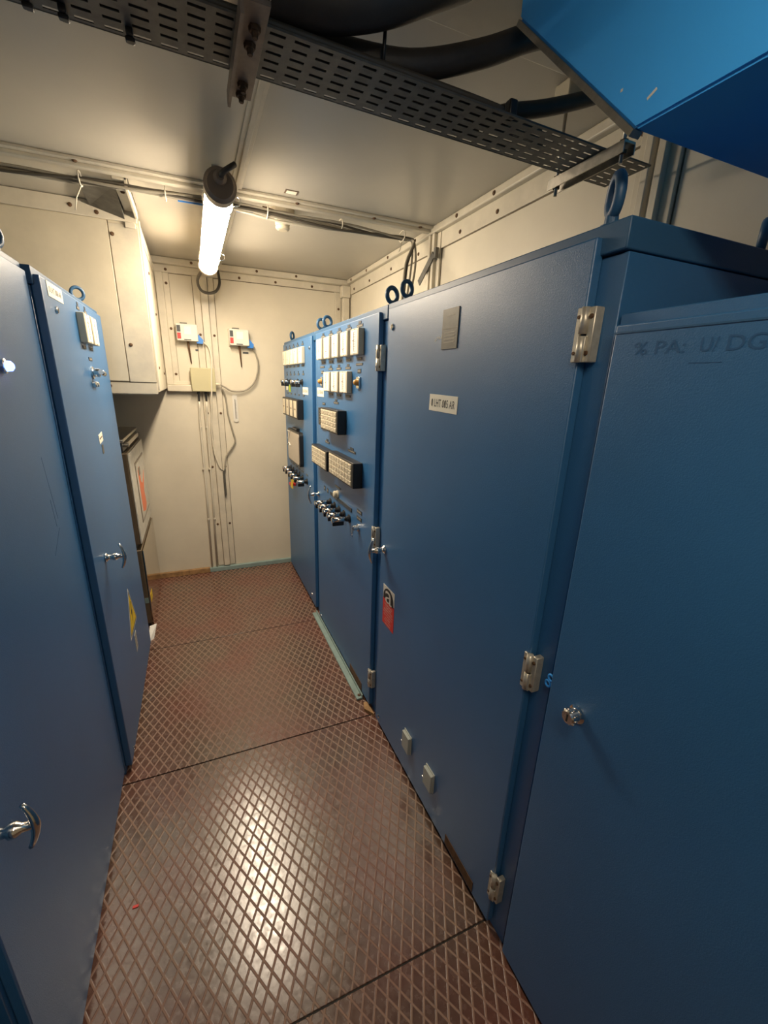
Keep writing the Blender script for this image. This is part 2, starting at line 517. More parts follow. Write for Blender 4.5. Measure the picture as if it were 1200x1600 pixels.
def handle(parent, fr, rot=0.0, L=0.062):
    """lever handle: rose, stem and curved bar"""
    b = nb()
    lathe(b, fr.o, fr.n, [(0, 0.019), (0.006, 0.019), (0.010, 0.012), (0.024, 0.010), (0.030, 0.016), (0.042, 0.015), (0.050, 0.009), (0.066, 0.008)], 20)
    pts = []
    for k in range(11):
        t = -1 + 2 * k / 10
        a = t * L
        pts.append(fr.p(a * math.sin(rot), a * math.cos(rot), 0.070 - 0.014 * t * t))
    rad = [0.0045 + 0.0045 * (1 - abs(-1 + 2 * k / 10)) for k in range(11)]
    tube(b, pts, rad, 12)
    o = obj('handle', b, 'chrome', parent, 'chrome lever handle')
    for p in o.data.polygons: p.use_smooth = True
    return o

def plate(name, parent, fr, w, h, mats, txt=None, th=0.0015, lab=None, rows=None, tilt=0.0, pad=(0.1, 0.28), slash=None):
    b = nb()
    if tilt:
        u = fr.u * math.cos(tilt) + fr.v * math.sin(tilt); v = -fr.u * math.sin(tilt) + fr.v * math.cos(tilt)
        fr = F(fr.o, u, v, fr.n)
    box(b, -w / 2, w / 2, -h / 2, h / 2, 0, th, fr)
    if txt:
        a0, a1 = -w / 2 + w * pad[0] / 1, w / 2 - w * pad[0]
        text(b, txt, fr, a0, a1, -h / 2 + h * pad[1], h / 2 - h * pad[1], th + 0.0004)
        if slash:
            for q in slash:
                c = a0 + (a1 - a0) * q
                hh = h * (0.5 - pad[1]) * 0.75
                prism(b, [(c - w * 0.012, -hh), (c - w * 0.004, -hh), (c + w * 0.012, hh), (c + w * 0.004, hh)], th + 0.0003, th + 0.0007, fr, 1)
    if rows:
        for (a0, a1, b0, b1) in rows: box(b, a0, a1, b0, b1, th, th + 0.0005, fr, 1)
    return obj(name, b, mats, parent, lab)

def screwhead(name, parent, fr, r=0.010, m='chrome'):
    b = nb()
    lathe(b, fr.o, fr.n, [(0, r), (0.004, r), (0.007, r * 0.7)], 12)
    box(b, -r * 0.2, r * 0.2, -r * 0.6, r * 0.6, 0.0065, 0.0075, fr, 1)
    return obj(name, b, [m, 'ink'], parent)

def meter(parent, fr, w, h, d=0.028, style=0):
    b = nb()
    box(b, -w / 2, w / 2, -h / 2, h / 2, 0, d, fr, 0, 0.003)
    box(b, -w * 0.40, w * 0.40, -h * 0.44, h * 0.44, d, d + 0.001, fr, 2)
    box(b, -w * 0.07, -w * 0.03, -h * 0.36, h * 0.36, d + 0.001, d + 0.0016, fr, 1)
    for k in range(9):
        v = -h * 0.36 + h * 0.72 * k / 8
        ln = 0.16 if k % 2 == 0 else 0.09
        box(b, -w * 0.03, w * ln, v - h * 0.006, v + h * 0.006, d + 0.001, d + 0.0016, fr, 1)
    v = h * random.uniform(-0.25, 0.3)
    box(b, -w * 0.20, w * 0.02, v - h * 0.012, v + h * 0.012, d + 0.001, d + 0.0018, fr, 1)
    for s in (-1, 1):
        lathe(b, fr.p(0, s * h * 0.46, d), fr.n, [(0, 0.003), (0.001, 0.0025)], 8, 1)
    return obj('meter', b, ['cream', 'inkbrown', 'label'], parent, 'cream faced edgewise meter')

def tagplate(parent, fr, w, h, two=False):
    b = nb(); box(b, -w / 2, w / 2, -h / 2, h / 2, 0, 0.002, fr)
    if two: box(b, -w * 0.22, w * 0.22, h * 0.7, h * 1.6, 0, 0.002, fr)
    for k in range(4):
        a = -w * 0.4 + w * 0.2 * k
        box(b, a, a + w * 0.13, -h * 0.2, h * 0.2, 0.002, 0.0024, fr, 1)
    return obj('legend_plate', b, ['darklabel', 'cablegrey'], parent)

def annunciator(parent, fr, w, h, d=0.05, cols=8, rows=3, name='annunciator'):
    b = nb()
    box(b, -w / 2, w / 2, -h / 2, h / 2, 0, d, fr, 0, 0.003)
    iw, ih = w * 0.90, h * 0.86
    box(b, -iw / 2, iw / 2, -ih / 2, ih / 2, d, d + 0.002, fr, 1)
    cw, ch = iw / cols, ih / rows
    for i in range(cols):
        for j in range(rows):
            a = -iw / 2 + cw * (i + 0.5); c = -ih / 2 + ch * (j + 0.5)
            box(b, a - cw * 0.42, a + cw * 0.42, c - ch * 0.40, c + ch * 0.40, d + 0.002, d + 0.005, fr, 1, 0.0008, 1)
            box(b, a - cw * 0.30, a + cw * random.uniform(0.05, 0.30), c + ch * 0.06, c + ch * 0.14, d + 0.005, d + 0.0055, fr, 2)
            if random.random() < 0.5:
                box(b, a - cw * 0.30, a + cw * 0.15, c - ch * 0.20, c - ch * 0.12, d + 0.005, d + 0.0055, fr, 2)
    return obj(name, b, ['black', 'cream', 'inkbrown'], parent, 'black framed panel of cream legend tiles')

def control_switch(parent, fr, key=False, L=0.075, tint='chrome'):
    """rotary pistol-grip switch"""
    b = nb()
    lathe(b, fr.o, fr.n, [(0, 0.024), (0.005, 0.024), (0.007, 0.016), (0.02, 0.015)], 18, 1)
    tube(b, [fr.p(0, 0, 0.015), fr.p(0, 0, L)], 0.0125, 16, 0)
    lathe(b, fr.p(0, 0, L), fr.n, [(-0.004, 0.015), (0.004, 0.015), (0.008, 0.010)], 16, 0)
    box(b, -0.006, 0.006, -0.034, 0.012, L * 0.35, L + 0.002, fr, 1, 0.003)
    return obj('control_switch', b, [tint, 'black'], parent, 'chrome rotary switch')

def pilot(parent, fr, m='amber', r=0.014):
    b = nb()
    box(b, -0.020, 0.020, -0.026, 0.026, 0, 0.010, fr, 1, 0.002)
    lathe(b, fr.p(0, 0, 0.010), fr.n, [(0, r), (0.010, r), (0.016, r * 0.8), (0.020, r * 0.35)], 16, 0)
    return obj('indicator_lamp', b, [m, 'chrome'], parent, 'amber indicator lamp')

# ------------------------------------------------------------------ cabinets
def cabinet(label, side, y0, y1, top, fx, door, dy0, dy1, depth=0.56, lid=True, bolts=(), lidz=0.055, group=None, zb=0.03, lidmat='blue_lid', boltang=0.0):
    """side +1: right row (faces -X); side -1: left row (faces +X). fx = frame plane, door = door front plane"""
    cx = fx + side * depth / 2
    t = thing('electrical_cabinet', (cx, (y0 + y1) / 2, 0), label, 'cabinet', group)
    bx = fx + side * depth
    b = nb(); box(b, min(fx, bx), max(fx, bx), y0, y1, 0.0, top - lidz, bev=0.002, seg=1)
    body = obj('body', b, 'blue', t)
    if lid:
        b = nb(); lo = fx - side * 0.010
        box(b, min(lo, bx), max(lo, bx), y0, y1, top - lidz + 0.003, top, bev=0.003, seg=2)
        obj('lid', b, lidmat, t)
    b = nb()
    box(b, min(fx, door), max(fx, door), dy0, dy1, zb, top - 0.022, bev=0.0035, seg=2)
    d = obj('door', b, 'blue', t)
    b = nb(); s = side
    for (x, y, a, R, r, st) in bolts:
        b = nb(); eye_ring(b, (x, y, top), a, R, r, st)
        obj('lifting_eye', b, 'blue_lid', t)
    return t, body, d

GR = 'blue cabinets of the right-hand row'
GL = 'blue cabinets of the left-hand row'
# A: big door with handle, 0 LHT 005 AR
A, Ab, Ad = cabinet('tall blue cabinet with large plain door labelled 0 LHT 005 AR and red warning sticker', 1, 0.641, 1.700, 1.998, 0.752, 0.728, 0.698, 1.667,
                    bolts=[(0.775, 0.715, math.radians(62), 0.021, 0.0105, 1.50), (0.79, 1.64, 0.3, 0.026, 0.008, 1.0), (1.27, 0.72, 0.5, 0.032, 0.010, 1.0), (1.27, 1.64, 0.3, 0.03, 0.009, 1.0)], group=GR)
# C: meters
Cc, Cb, Cd = cabinet('blue cabinet with cream meters, three tile panels and chrome switches, second from the back wall', 1, 1.708, 2.836, 1.998, 0.752, 0.728, 1.762, 2.782,
                     bolts=[(0.80, 1.80, 0.3, 0.028, 0.009, 1.0), (0.80, 2.76, 0.3, 0.028, 0.009, 1.0)], group=GR)
# D: far one
Dc, Db, Dd = cabinet('blue cabinet with five small meters and framed recorder window, against the back wall', 1, 2.844, 3.860, 1.998, 0.752, 0.728, 2.887, 3.830,
                     bolts=[(0.80, 2.90, 0.3, 0.028, 0.009, 1.0), (0.80, 3.80, 0.9, 0.028, 0.009, 1.0)], group=GR)
# B: nearest right, lower
B_, Bb, Bd = cabinet('nearest right-hand blue cabinet, lower than its neighbour, with round chrome lock', 1, -0.42, 0.634, 1.838, 0.752, 0.730, -0.40, 0.622, lid=False, lidz=0.0, group=GR, zb=0.02)
Bd.data.materials[0] = M['blue']
# another further towards viewer on right
# left row
E_, Eb, Ed = cabinet('nearest large blue cabinet on the left, with chrome handle and glowing blue lamp', -1, 0.742, 1.768, 2.012, -0.452, -0.430, 0.752, 1.762,
                     bolts=[(-0.475, 1.60, 1.2, 0.028, 0.009, 1.0), (-0.475, 1.70, 1.2, 0.028, 0.009, 1.0)], group=GL)
F_, Fb, Fd = cabinet('blue cabinet on the left with two meters, yellow hazard triangle and chrome handle', -1, 1.775, 2.836, 2.010, -0.430, -0.404, 1.790, 2.816,
                     bolts=[(-0.455, 2.62, 0.5, 0.026, 0.0075, 1.0)], group=GL)
G_, Gb, Gd = cabinet('blue cabinet at the lower left edge, mostly outside the frame', -1, -0.40, 0.732, 2.012, -0.470, -0.446, -0.38, 0.70, group=GL)

# blue B top flange seam
b = nb(); box(b, -0.40, 0.622, 1.800, 1.803, 0, 0.0015, F((0.730, 0, 0), (0, 1, 0), (0, 0, 1), (-1, 0, 0)))
obj('seam', b, 'blue_lid', Bb)
# --- A details
for z in (1.804, 1.008, 0.204): hinge(Ad, 0.694, z)
for z in (1.800, 1.006, 0.207): hinge(Cd, 1.756, z)
handle(Ad, FR(1.625, 0.992), 0.12)
plate('nameplate', Ad, FR(1.213, 1.645), 0.170, 0.052, ['label', 'ink'], '0 LHT 005 AR', lab='cream nameplate reading 0 LHT 005 AR', tilt=-0.02, pad=(0.08, 0.27), slash=(0.035, 0.50, 0.60))
pl = plate('instruction_plate', Ad, FR(1.200, 1.862), 0.088, 0.112, ['greyplate', 'cablegrey'], th=0.003, lab='grey brown instruction plate',
      rows=[(-0.03, 0.03, -0.012 - 0.009 * k, -0.008 - 0.009 * k) for k in range(4)] + [(-0.02, 0.02, 0.035, 0.039), (-0.044, 0.044, 0.0005, 0.0015)], tilt=0.0)
b = nb(); fr = FR(1.262, 1.842)
for k, (a, c, l, tl) in enumerate(((-0.022, -0.006, 0.006, 0.5), (-0.012, 0.001, 0.003, 0), (-0.002, 0.0, 0.004, 1.2), (0.004, -0.002, 0.010, 0.1), (0.014, 0.003, 0.007, 1.4))):
    f2 = F(fr.p(a, c, 0), fr.u * math.cos(tl) + fr.v * math.sin(tl), -fr.u * math.sin(tl) + fr.v * math.cos(tl), fr.n)
    box(b, -l, l, -0.0015, 0.0015, 0.0, 0.0006, f2)
obj('paint_chip', b, 'white', Ad, 'white paint marks')
screwhead('lock', Ad, FR(1.621, 1.906), 0.012)
screwhead('lock', Ad, FR(1.621, 0.075), 0.010)
# red / white asbestos sticker
b = nb(); fr = FR(1.559, 0.730)
box(b, -0.060, 0.060, -0.098, 0.032, 0, 0.0012, fr, 0)
box(b, -0.060, 0.060, 0.032, 0.098, 0, 0.0012, fr, 2)
pts = [(-0.056, 0.032)] + [(-0.002 - 0.054 * math.cos(math.radians(a)), 0.044 + 0.048 * math.sin(math.radians(a))) for a in range(0, 181, 12)] + [(0.056, 0.024), (0.040, 0.024)]
prism(b, pts, 0.0012, 0.0018, fr, 1)
text(b, 'a', fr, -0.034, 0.036, 0.020, 0.080, 0.0024, 2)
for k, (s, w_) in enumerate((('WARNING', 0.08), ('CONTAINS', 0.07), ('ASBESTOS', 0.09), ('Breathing asbestos', 0.095), ('dust is dangerous', 0.09), ('to health', 0.05), ('Follow safety', 0.07), ('instructions', 0.06))):
    z1 = 0.012 - 0.0135 * k
    text(b, s, fr, -w_ / 2, w_ / 2, z1 - 0.009, z1, 0.0018, 2)
obj('warning_sticker', b, ['red', 'ink', 'white'], Ad, 'red and white sticker with a black letter a')
for y in (1.300, 1.103):
    b = nb(); fr = FR(y, 0.210)
    box(b, -0.030, 0.030, -0.042, 0.042, 0, 0.016, fr, 0, 0.002)
    box(b, -0.033, 0.033, -0.045, 0.048, -0.001, 0.004, fr, 0, 0.001, 1)
    lathe(b, fr.p(-0.033, -0.028, 0.010), fr.u * -1, [(0, 0.004), (0.010, 0.004), (0.013, 0.002)], 10, 1)
    obj('cable_cover', b, ['greybox', 'chrome'], Ad, 'small grey rectangular cover')
plate('kick_plate', Ad, FR(0.875, 0.062), 0.18, 0.045, ['rust', 'steel'], th=0.002, lab='rusty worn plate')
plate('kick_plate', Cd, FR(1.975, 0.058), 0.20, 0.045, ['rust', 'steel'], th=0.002, lab='rusty worn plate')
# blue raised entry box at A's rear top
b = nb(); box(b, 1.06, 1.30, 0.78, 1.25, 1.998, 2.045, bev=0.02, seg=3)
obj('cable_entry_box', b, 'blue_lid', A)

# --- B details: round lock, handwriting
b = nb(); fr = FR(0.535, 1.008, 0.730)
lathe(b, fr.o, fr.n, [(0, 0.021), (0.004, 0.021), (0.007, 0.015), (0.018, 0.015), (0.018, 0.017), (0.030, 0.017), (0.033, 0.014)], 22)
box(b, -0.002, 0.002, -0.009, 0.009, 0.033, 0.0338, fr, 1)
for k in range(10):
    a = 2 * math.pi * k / 10
    tube(b, [fr.p(0.017 * math.cos(a), 0.017 * math.sin(a), 0.019), fr.p(0.017 * math.cos(a), 0.017 * math.sin(a), 0.029)], 0.002, 6)
obj('lock', b, ['chrome', 'ink'], Bd, 'round chrome cylinder lock')
b = nb(); fr = FR(0.0, 0.0, 0.730)
text(b, '% PA:', fr, -0.575, -0.485, 1.762, 1.783, 0.0006, 0)
text(b, 'U/', fr, -0.462, -0.436, 1.762, 1.783, 0.0006, 0)
text(b, 'DG', fr, -0.424, -0.375, 1.762, 1.784, 0.0006, 0)
box(b, -0.475, -0.425, 1.746, 1.7468, 0, 0.0006, fr)
obj('handwriting', b, 'faint', Bd, 'faint dark pen writing')
b = nb(); fr = FR(0.632, 1.030, 0.752)
for s in (0, 1):
    pts = [fr.p(0.0 + 0.008 * math.cos(a) + s * -0.006, -0.02 * s + 0.008 * math.sin(a), 0.012) for a in [2 * math.pi * k / 12 for k in range(12)]]
    tube(b, pts, 0.003, 8, closed=True)
obj('latch_hook', b, 'bright_blue', Bb, 'pale blue latch hook')

# --- C door instruments
for y in (2.600, 2.445, 2.292, 2.140, 1.985):
    meter(Cd, FR(y, 1.877), 0.112, 0.112)
    tagplate(Cd, FR(y, 1.952 - 0.006), 0.080, 0.012, True)
    tagplate(Cd, FR(y, 1.806), 0.070, 0.012)
for y in (2.452, 2.300, 2.148):
    meter(Cd, FR(y, 1.700), 0.120, 0.104)
    tagplate(Cd, FR(y, 1.768), 0.080, 0.012, True)
    tagplate(Cd, FR(y, 1.633), 0.070, 0.012)
for y in (2.625, 1.985):
    pilot(Cd, FR(y, 1.700)); tagplate(Cd, FR(y, 1.752), 0.045, 0.018); tagplate(Cd, FR(y, 1.782), 0.09, 0.010)
plate('nameplate', Cd, FR(2.675, 1.637), 0.150, 0.052, ['label', 'ink'], '0 LHT 004 AR', lab='cream nameplate with black lettering', pad=(0.08, 0.28))
plate('nameplate', Cd, FR(2.735, 1.900), 0.050, 0.070, ['greyplate', 'cablegrey'], lab='small dark plate')
b = nb(); fr = FR(2.600, 1.496)
box(b, -0.055, 0.055, -0.052, 0.052, 0, 0.022, fr, 0, 0.003)
for k in range(5):
    for j in range(2): box(b, -0.035 + j * 0.04, -0.005 + j * 0.04, -0.040 + k * 0.017, -0.030 + k * 0.017, 0.022, 0.024, fr, 1)
obj('relay_unit', b, ['black', 'greyplate'], Cd, 'small black relay window')
tagplate(Cd, FR(2.600, 1.572), 0.06, 0.014); tagplate(Cd, FR(2.35, 1.590), 0.09, 0.012, True)
annunciator(Cd, FR(2.335, 1.497), 0.330, 0.124, cols=6, rows=4)
annunciator(Cd, FR(2.555, 1.257), 0.350, 0.118, cols=6, rows=4)
annunciator(Cd, FR(2.130, 1.266), 0.420, 0.126, cols=8, rows=4)
tagplate(Cd, FR(2.53, 1.350), 0.09, 0.012, True); tagplate(Cd, FR(2.08, 1.362), 0.12, 0.012, True)
b = nb(); fr = FR(2.320, 1.078)
lathe(b, fr.o, fr.n, [(0, 0.022), (0.006, 0.022), (0.008, 0.018), (0.024, 0.019), (0.028, 0.013)], 20)
obj('push_button', b, 'cream', Cd, 'cream push button')
tagplate(Cd, FR(2.320, 1.118), 0.10, 0.012)
for k, y in enumerate((2.47, 2.38, 2.29, 2.20, 2.11)):
    control_switch(Cd, FR(y, 0.990), L=0.095)
for y in (2.60, 2.53): tagplate(Cd, FR(y, 1.048), 0.03, 0.030)
b = nb(); fr = FR(2.27, 1.046)
box(b, -0.20, 0.20, -0.008, 0.008, 0, 0.004, fr)
obj('legend_strip', b, ['darklabel'], Cd)
b = nb(); fr = FR(2.27, 1.057)
box(b, -0.20, 0.20, -0.001, 0.001, 0, 0.005, fr)
obj('legend_strip', b, ['darklabel'], Cd)
for z in (1.072, 1.036): tagplate(Cd, FR(1.955, z), 0.070, 0.020)
b = nb(); fr = FR(1.965, 0.985)
lathe(b, fr.o, fr.n, [(0, 0.020), (0.006, 0.020), (0.008, 0.014), (0.03, 0.014), (0.032, 0.009)], 18)
box(b, -0.003, 0.003, -0.028, 0.010, 0.028, 0.036, fr, 0, 0.001, 1)
tube(b, [fr.p(0, -0.028, 0.034), fr.p(0.008, -0.045, 0.036), fr.p(-0.008, -0.045, 0.036)], 0.0015, 6, closed=True)
obj('key_switch', b, 'chrome', Cd, 'chrome key switch with key')
handle(Cd, FR(2.745, 0.972), 0.0)
screwhead('lock', Cd, FR(2.742, 0.040), 0.009)

# --- D door instruments
for y in (3.700, 3.560, 3.420, 3.280, 3.125):
    meter(Dd, FR(y, 1.868), 0.112, 0.108, 0.022)
    tagplate(Dd, FR(y, 1.940), 0.06, 0.012, True); tagplate(Dd, FR(y, 1.802), 0.06, 0.010); tagplate(Dd, FR(y, 1.745), 0.05, 0.014, True); tagplate(Dd, FR(y, 1.600), 0.04, 0.012)
for k, y in enumerate((3.700, 3.56, 3.30, 3.16)):
    control_switch(Dd, FR(y, 1.690), L=0.05)
plate('nameplate', Dd, FR(3.075, 1.633), 0.160, 0.048, ['label', 'ink'], '0 LHT 003 AR', lab='cream nameplate with black lettering', pad=(0.08, 0.28))
plate('hanging_tag', Dd, FR(3.610, 1.640), 0.060, 0.055, ['lime', 'ink'], th=0.004, lab='lime green tag')
plate('hanging_tag', Dd, FR(3.720, 1.655), 0.060, 0.060, ['label', 'ink'], th=0.004, lab='cream tag')
b = nb(); fr = FR(3.425, 1.500)
box(b, -0.28, 0.28, -0.070, 0.070, 0, 0.045, fr, 0, 0.004)
for k in range(4):
    a = -0.21 + 0.14 * k
    box(b, a - 0.045, a + 0.045, -0.058, 0.058, 0.045, 0.049, fr, 1, 0.001, 1)
    box(b, a - 0.02, a + 0.02, -0.004, 0.004, 0.049, 0.050, fr, 2)
obj('relay_bank', b, ['black', 'cream', 'inkbrown'], Dd, 'black bank of four cream strips')
b = nb(); fr = FR(3.390, 1.202)
def rrect(w, h, r, n=5):
    out = []
    for cx, cy, a0 in ((w / 2 - r, h / 2 - r, 0), (-w / 2 + r, h / 2 - r, 90), (-w / 2 + r, -h / 2 + r, 180), (w / 2 - r, -h / 2 + r, 270)):
        for k in range(n + 1):
            a = math.radians(a0 + 90 * k / n); out.append((cx + r * math.cos(a), cy + r * math.sin(a)))
    return out
prism(b, rrect(0.43, 0.26, 0.03), 0, 0.030, fr, 0)
prism(b, rrect(0.40, 0.23, 0.022), 0.030, 0.034, fr, 1)
box(b, -0.05, 0.10, 0.135, 0.150, 0, 0.025, fr, 0)
obj('chart_recorder', b, ['black', 'glass'], Dd, 'rounded recorder window with beige chart')
b = nb(); fr = FR(3.545, 1.270)  # glare on the recorder window, drawn as solid white strokes
text(b, '7', fr, -0.055, 0.055, -0.03, 0.045, 0.0365, 0)
tube(b, [fr.p(-0.045, -0.075, 0.0368), fr.p(0, -0.055, 0.0368), fr.p(0.045, -0.075, 0.0368)], 0.004, 6, sub=4)
obj('painted_glare', b, 'white', Dd, 'white strokes painted as glare on the window')
for k, y in enumerate((3.66, 3.56, 3.44, 3.34, 3.22, 3.08)):
    control_switch(Dd, FR(y, 0.985), L=0.07)
    tagplate(Dd, FR(y, 1.035), 0.06, 0.010)
plate('hanging_tag', Dd, FR(3.60, 0.915), 0.050, 0.075, ['lime', 'ink'], th=0.004, lab='lime green tag')
b = nb(); fr = FR(3.44, 0.890)
box(b, -0.035, 0.035, -0.035, 0.045, 0.04, 0.046, fr, 0, 0.001, 1)
tube(b, [fr.p(0, 0.045, 0.043), fr.p(0, 0.08, 0.06)], 0.002, 6, 0)
obj('hanging_tag', b, 'yellow', Dd, 'yellow tag')
b = nb(); fr = FR(3.52, 0.870)
box(b, -0.03, 0.03, -0.012, 0.012, 0.0, 0.045, fr, 0, 0.004)
obj('push_button', b, 'red', Dd, 'red button')
screwhead('lock', Dd, FR(2.925, 1.905), 0.011)
screwhead('lock', Dd, FR(3.0, 0.09), 0.010)

# --- F door
for y in (2.285, 2.425):
    meter(Fd, FL(y, 1.880), 0.115, 0.115)
    tagplate(Fd, FL(y, 1.957), 0.05, 0.014, True); tagplate(Fd, FL(y, 1.806), 0.06, 0.012)
plate('nameplate', Fd, FL(1.950, 1.962), 0.190, 0.046, ['label', 'ink'], '0 LHT 006 AR', lab='cream nameplate with black lettering', pad=(0.10, 0.30))
screwhead('lock', Fd, FL(1.925, 1.905), 0.012)
tagplate(Fd, FL(2.37, 1.762), 0.07, 0.014)
b = nb(); fr = FL(2.36, 1.705)
lathe(b, fr.o, fr.n, [(0, 0.026), (0.006, 0.026), (0.008, 0.018), (0.03, 0.018)], 20)
tube(b, [fr.p(-0.035, 0.004, 0.04), fr.p(0.035, -0.004, 0.04)], 0.011, 12)
for s in (-1, 1): lathe(b, fr.p(s * 0.025, -0.05, 0), fr.n, [(0, 0.012), (0.012, 0.012), (0.016, 0.008)], 14, 0)
obj('control_switch', b, ['chrome'], Fd, 'chrome rotary switch')
plate('nameplate', Fd, FL(2.305, 1.424), 0.085, 0.040, ['label', 'inkbrown'], None, lab='small cream plate', rows=[(-0.03, 0.03, -0.002, 0.004)], tilt=0.10)
plate('nameplate', Fd, FL(2.315, 1.372), 0.035, 0.040, ['greyplate', 'ink'], None, lab='small grey plate')
handle(Fd, FL(1.985, 0.962), 0.0, 0.055)
b = nb(); fr = FL(2.335, 0.495)
def tri(s, z0, z1, mi): prism(b, [(-s * 0.5, -s * 0.33), (s * 0.5, -s * 0.33), (0, s * 0.62)], z0, z1, fr, mi)
tri(0.245, 0, 0.001, 2); tri(0.222, 0.001, 0.0014, 1); tri(0.195, 0.0014, 0.0018, 0)
prism(b, [(0.010, 0.075), (-0.020, 0.010), (0.0, 0.012), (-0.012, -0.045), (0.022, 0.025), (0.003, 0.022), (0.022, 0.070)], 0.0018, 0.0022, fr, 1)
obj('hazard_sticker', b, ['yellow', 'ink', 'white'], Fd, 'yellow triangular electrical hazard sign')
plate('instruction_label', Fd, FL(2.335, 0.335), 0.060, 0.100, ['greybox', 'inkbrown'], None, lab='pale grey label', rows=[(-0.02, 0.02, -0.03 + 0.02 * k, -0.025 + 0.02 * k) for k in range(4)])
screwhead('lock', Fd, FL(1.86, 0.062), 0.007)

# --- E door
handle(Ed, FL(0.815, 0.862, -0.430), 0.1, 0.050)
b = nb(); fr = FL(1.405, 1.712, -0.430)
lathe(b, fr.o, fr.n, [(0, 0.018), (0.008, 0.018), (0.010, 0.014)], 18, 1)
lathe(b, fr.p(0, 0, 0.010), fr.n, [(0, 0.013), (0.010, 0.012), (0.015, 0.006)], 18, 0)
obj('indicator_lamp', b, ['lens', 'chrome'], Ed, 'glowing blue indicator lamp')
b = nb(); fr = FL(1.55, 1.36, -0.430)
for (a0, c0, a1, c1) in ((0.0, 0.10, 0.035, -0.10), (-0.06, -0.19, 0.03, -0.13), (0.0, -0.03, 0.01, -0.12)):
    dx, dz = a1 - a0, c1 - c0; l = math.hypot(dx, dz)
    f2 = F(fr.p(a0, c0, 0), (fr.u * dx + fr.v * dz) / l, (fr.u * -dz + fr.v * dx) / l, fr.n)
    box(b, 0, l, -0.0012, 0.0012, 0, 0.0003, f2)
obj('scratch', b, 'faint', Ed, 'dark scratch marks')

# ------------------------------------------------------------------ floor angle by C and others
b = nb(); box(b, 0.690, 0.7255, 1.845, 2.850, 0.0, 0.012, bev=0.002); box(b, 0.7195, 0.7255, 1.845, 2.850, 0.010, 0.030, bev=0.001, seg=1)
o = obj('floor_angle', b, 'greyblue'); tag(o, 'grey green painted angle strip lying along the foot of the meter cabinet', 'metal strip')
screw(o, (0.712, 1.87, 0.0125), 'down').rotation_euler = (math.pi, 0, 0)
b = nb()
prism(b, [(0.735, 1.70), (0.70, 1.755), (0.712, 1.80), (0.735, 1.80)], 0.0, 0.018)
o = obj('wood_wedge', b, 'wood'); tag(o, 'ochre wedge on the floor at the joint between the two middle right cabinets', 'wedge')

# ------------------------------------------------------------------ stacked units behind cabinet F
X1 = -0.402
t = thing('equipment_case', (-0.58, 3.46, 0.62), 'brown and white upper case with an orange sign, stacked on the lower case', 'equipment case', 'stacked equipment cases')
b = nb(); box(b, -0.78, X1 - 0.010, 3.065, 3.845, 0.625, 1.235, bev=0.006); obj('body', b, 'brownbox', t)
b = nb(); box(b, X1 - 0.010, X1, 3.065, 3.845, 0.630, 1.230, bev=0.003); obj('front_panel', b, 'boxwhite', t, 'worn white front panel')
b = nb(); box(b, -0.455, -0.447, 3.058, 3.066, 0.63, 1.23); obj('seam', b, 'gap', t, 'dark seam')
fr = FL(3.50, 0.92, X1)
b = nb(); box(b, -0.25, 0.25, -0.20, 0.22, 0, 0.003, fr, 1, 0.001, 1); box(b, -0.235, 0.235, -0.185, 0.205, 0.003, 0.004, fr, 2)
prism(b, [(-0.17, 0.15), (-0.10, 0.17), (-0.08, 0.06), (0.0, 0.03), (0.15, 0.10), (0.02, -0.03), (0.06, -0.14), (-0.02, -0.17), (-0.17, -0.14)], 0.004, 0.005, fr, 0)
box(b, -0.15, -0.06, 0.11, 0.165, 0.005, 0.0055, fr, 1)
obj('sign', b, ['orange', 'brownbox', 'boxwhite'], t, 'white framed sign with orange shape')
b = nb(); box(b, -0.77, X1 - 0.03, 3.07, 3.84, 1.236, 1.300, bev=0.008)
obj('top_recess', b, 'black', t, 'black recessed top')
b = nb(); box(b, -0.80, X1 - 0.02, 3.055, 3.855, 1.301, 1.320, bev=0.005)
box(b, X1 - 0.036, X1 - 0.006, 3.16, 3.74, 1.262, 1.292, bev=0.006)
for y in (3.13, 3.77): lathe(b, (X1 - 0.030, y, 1.277), (1, 0, 0), [(0, 0.012), (0.03, 0.012)], 12)
obj('carrying_bar', b, 'steel', t, 'grey steel top rim and bar')
t = thing('equipment_case', (-0.58, 3.46, 0.0), 'brown lower case with polished steel front, standing on the floor', 'equipment case', 'stacked equipment cases')
b = nb(); box(b, -0.78, X1 - 0.010, 3.065, 3.845, 0.03, 0.585, bev=0.006); obj('body', b, 'brownbox', t)
b = nb(); box(b, X1 - 0.010, X1, 3.065, 3.845, 0.035, 0.580, bev=0.003); obj('front_panel', b, 'polished', t, 'polished steel front panel')
b = nb(); box(b, -0.455, -0.447, 3.058, 3.066, 0.03, 0.58); obj('seam', b, 'gap', t, 'dark seam')
b = nb(); box(b, -0.77, X1 - 0.04, 3.07, 3.84, 0.585, 0.625); obj('top_recess', b, 'black', t, 'black recessed top')
for (x, y) in ((-0.75, 3.1), (-0.44, 3.1), (-0.75, 3.8), (-0.44, 3.8)):
    b = nb(); lathe(b, (x, y, 0), (0, 0, 1), [(0, 0.018), (0.03, 0.02)], 12); obj('foot', b, 'black', t)
b = nb(); box(b, -0.438, X1 - 0.012, 3.0635, 3.066, 0.19, 0.23); obj('sticker', b, 'greyblue', t, 'green sticker')
plate('sticker', t, FL(3.14, 0.21, X1), 0.10, 0.06, ['yellow', 'ink'], th=0.001, lab='yellow sticker')
b = nb(); quadbox(b, [(-0.425, 2.86, 0.0), (-0.395, 2.90, 0.0), (-0.397, 2.903, 0.0), (-0.427, 2.863, 0.0), (-0.415, 2.95, 0.07), (-0.375, 2.97, 0.07), (-0.377, 2.973, 0.07), (-0.417, 2.953, 0.07)])
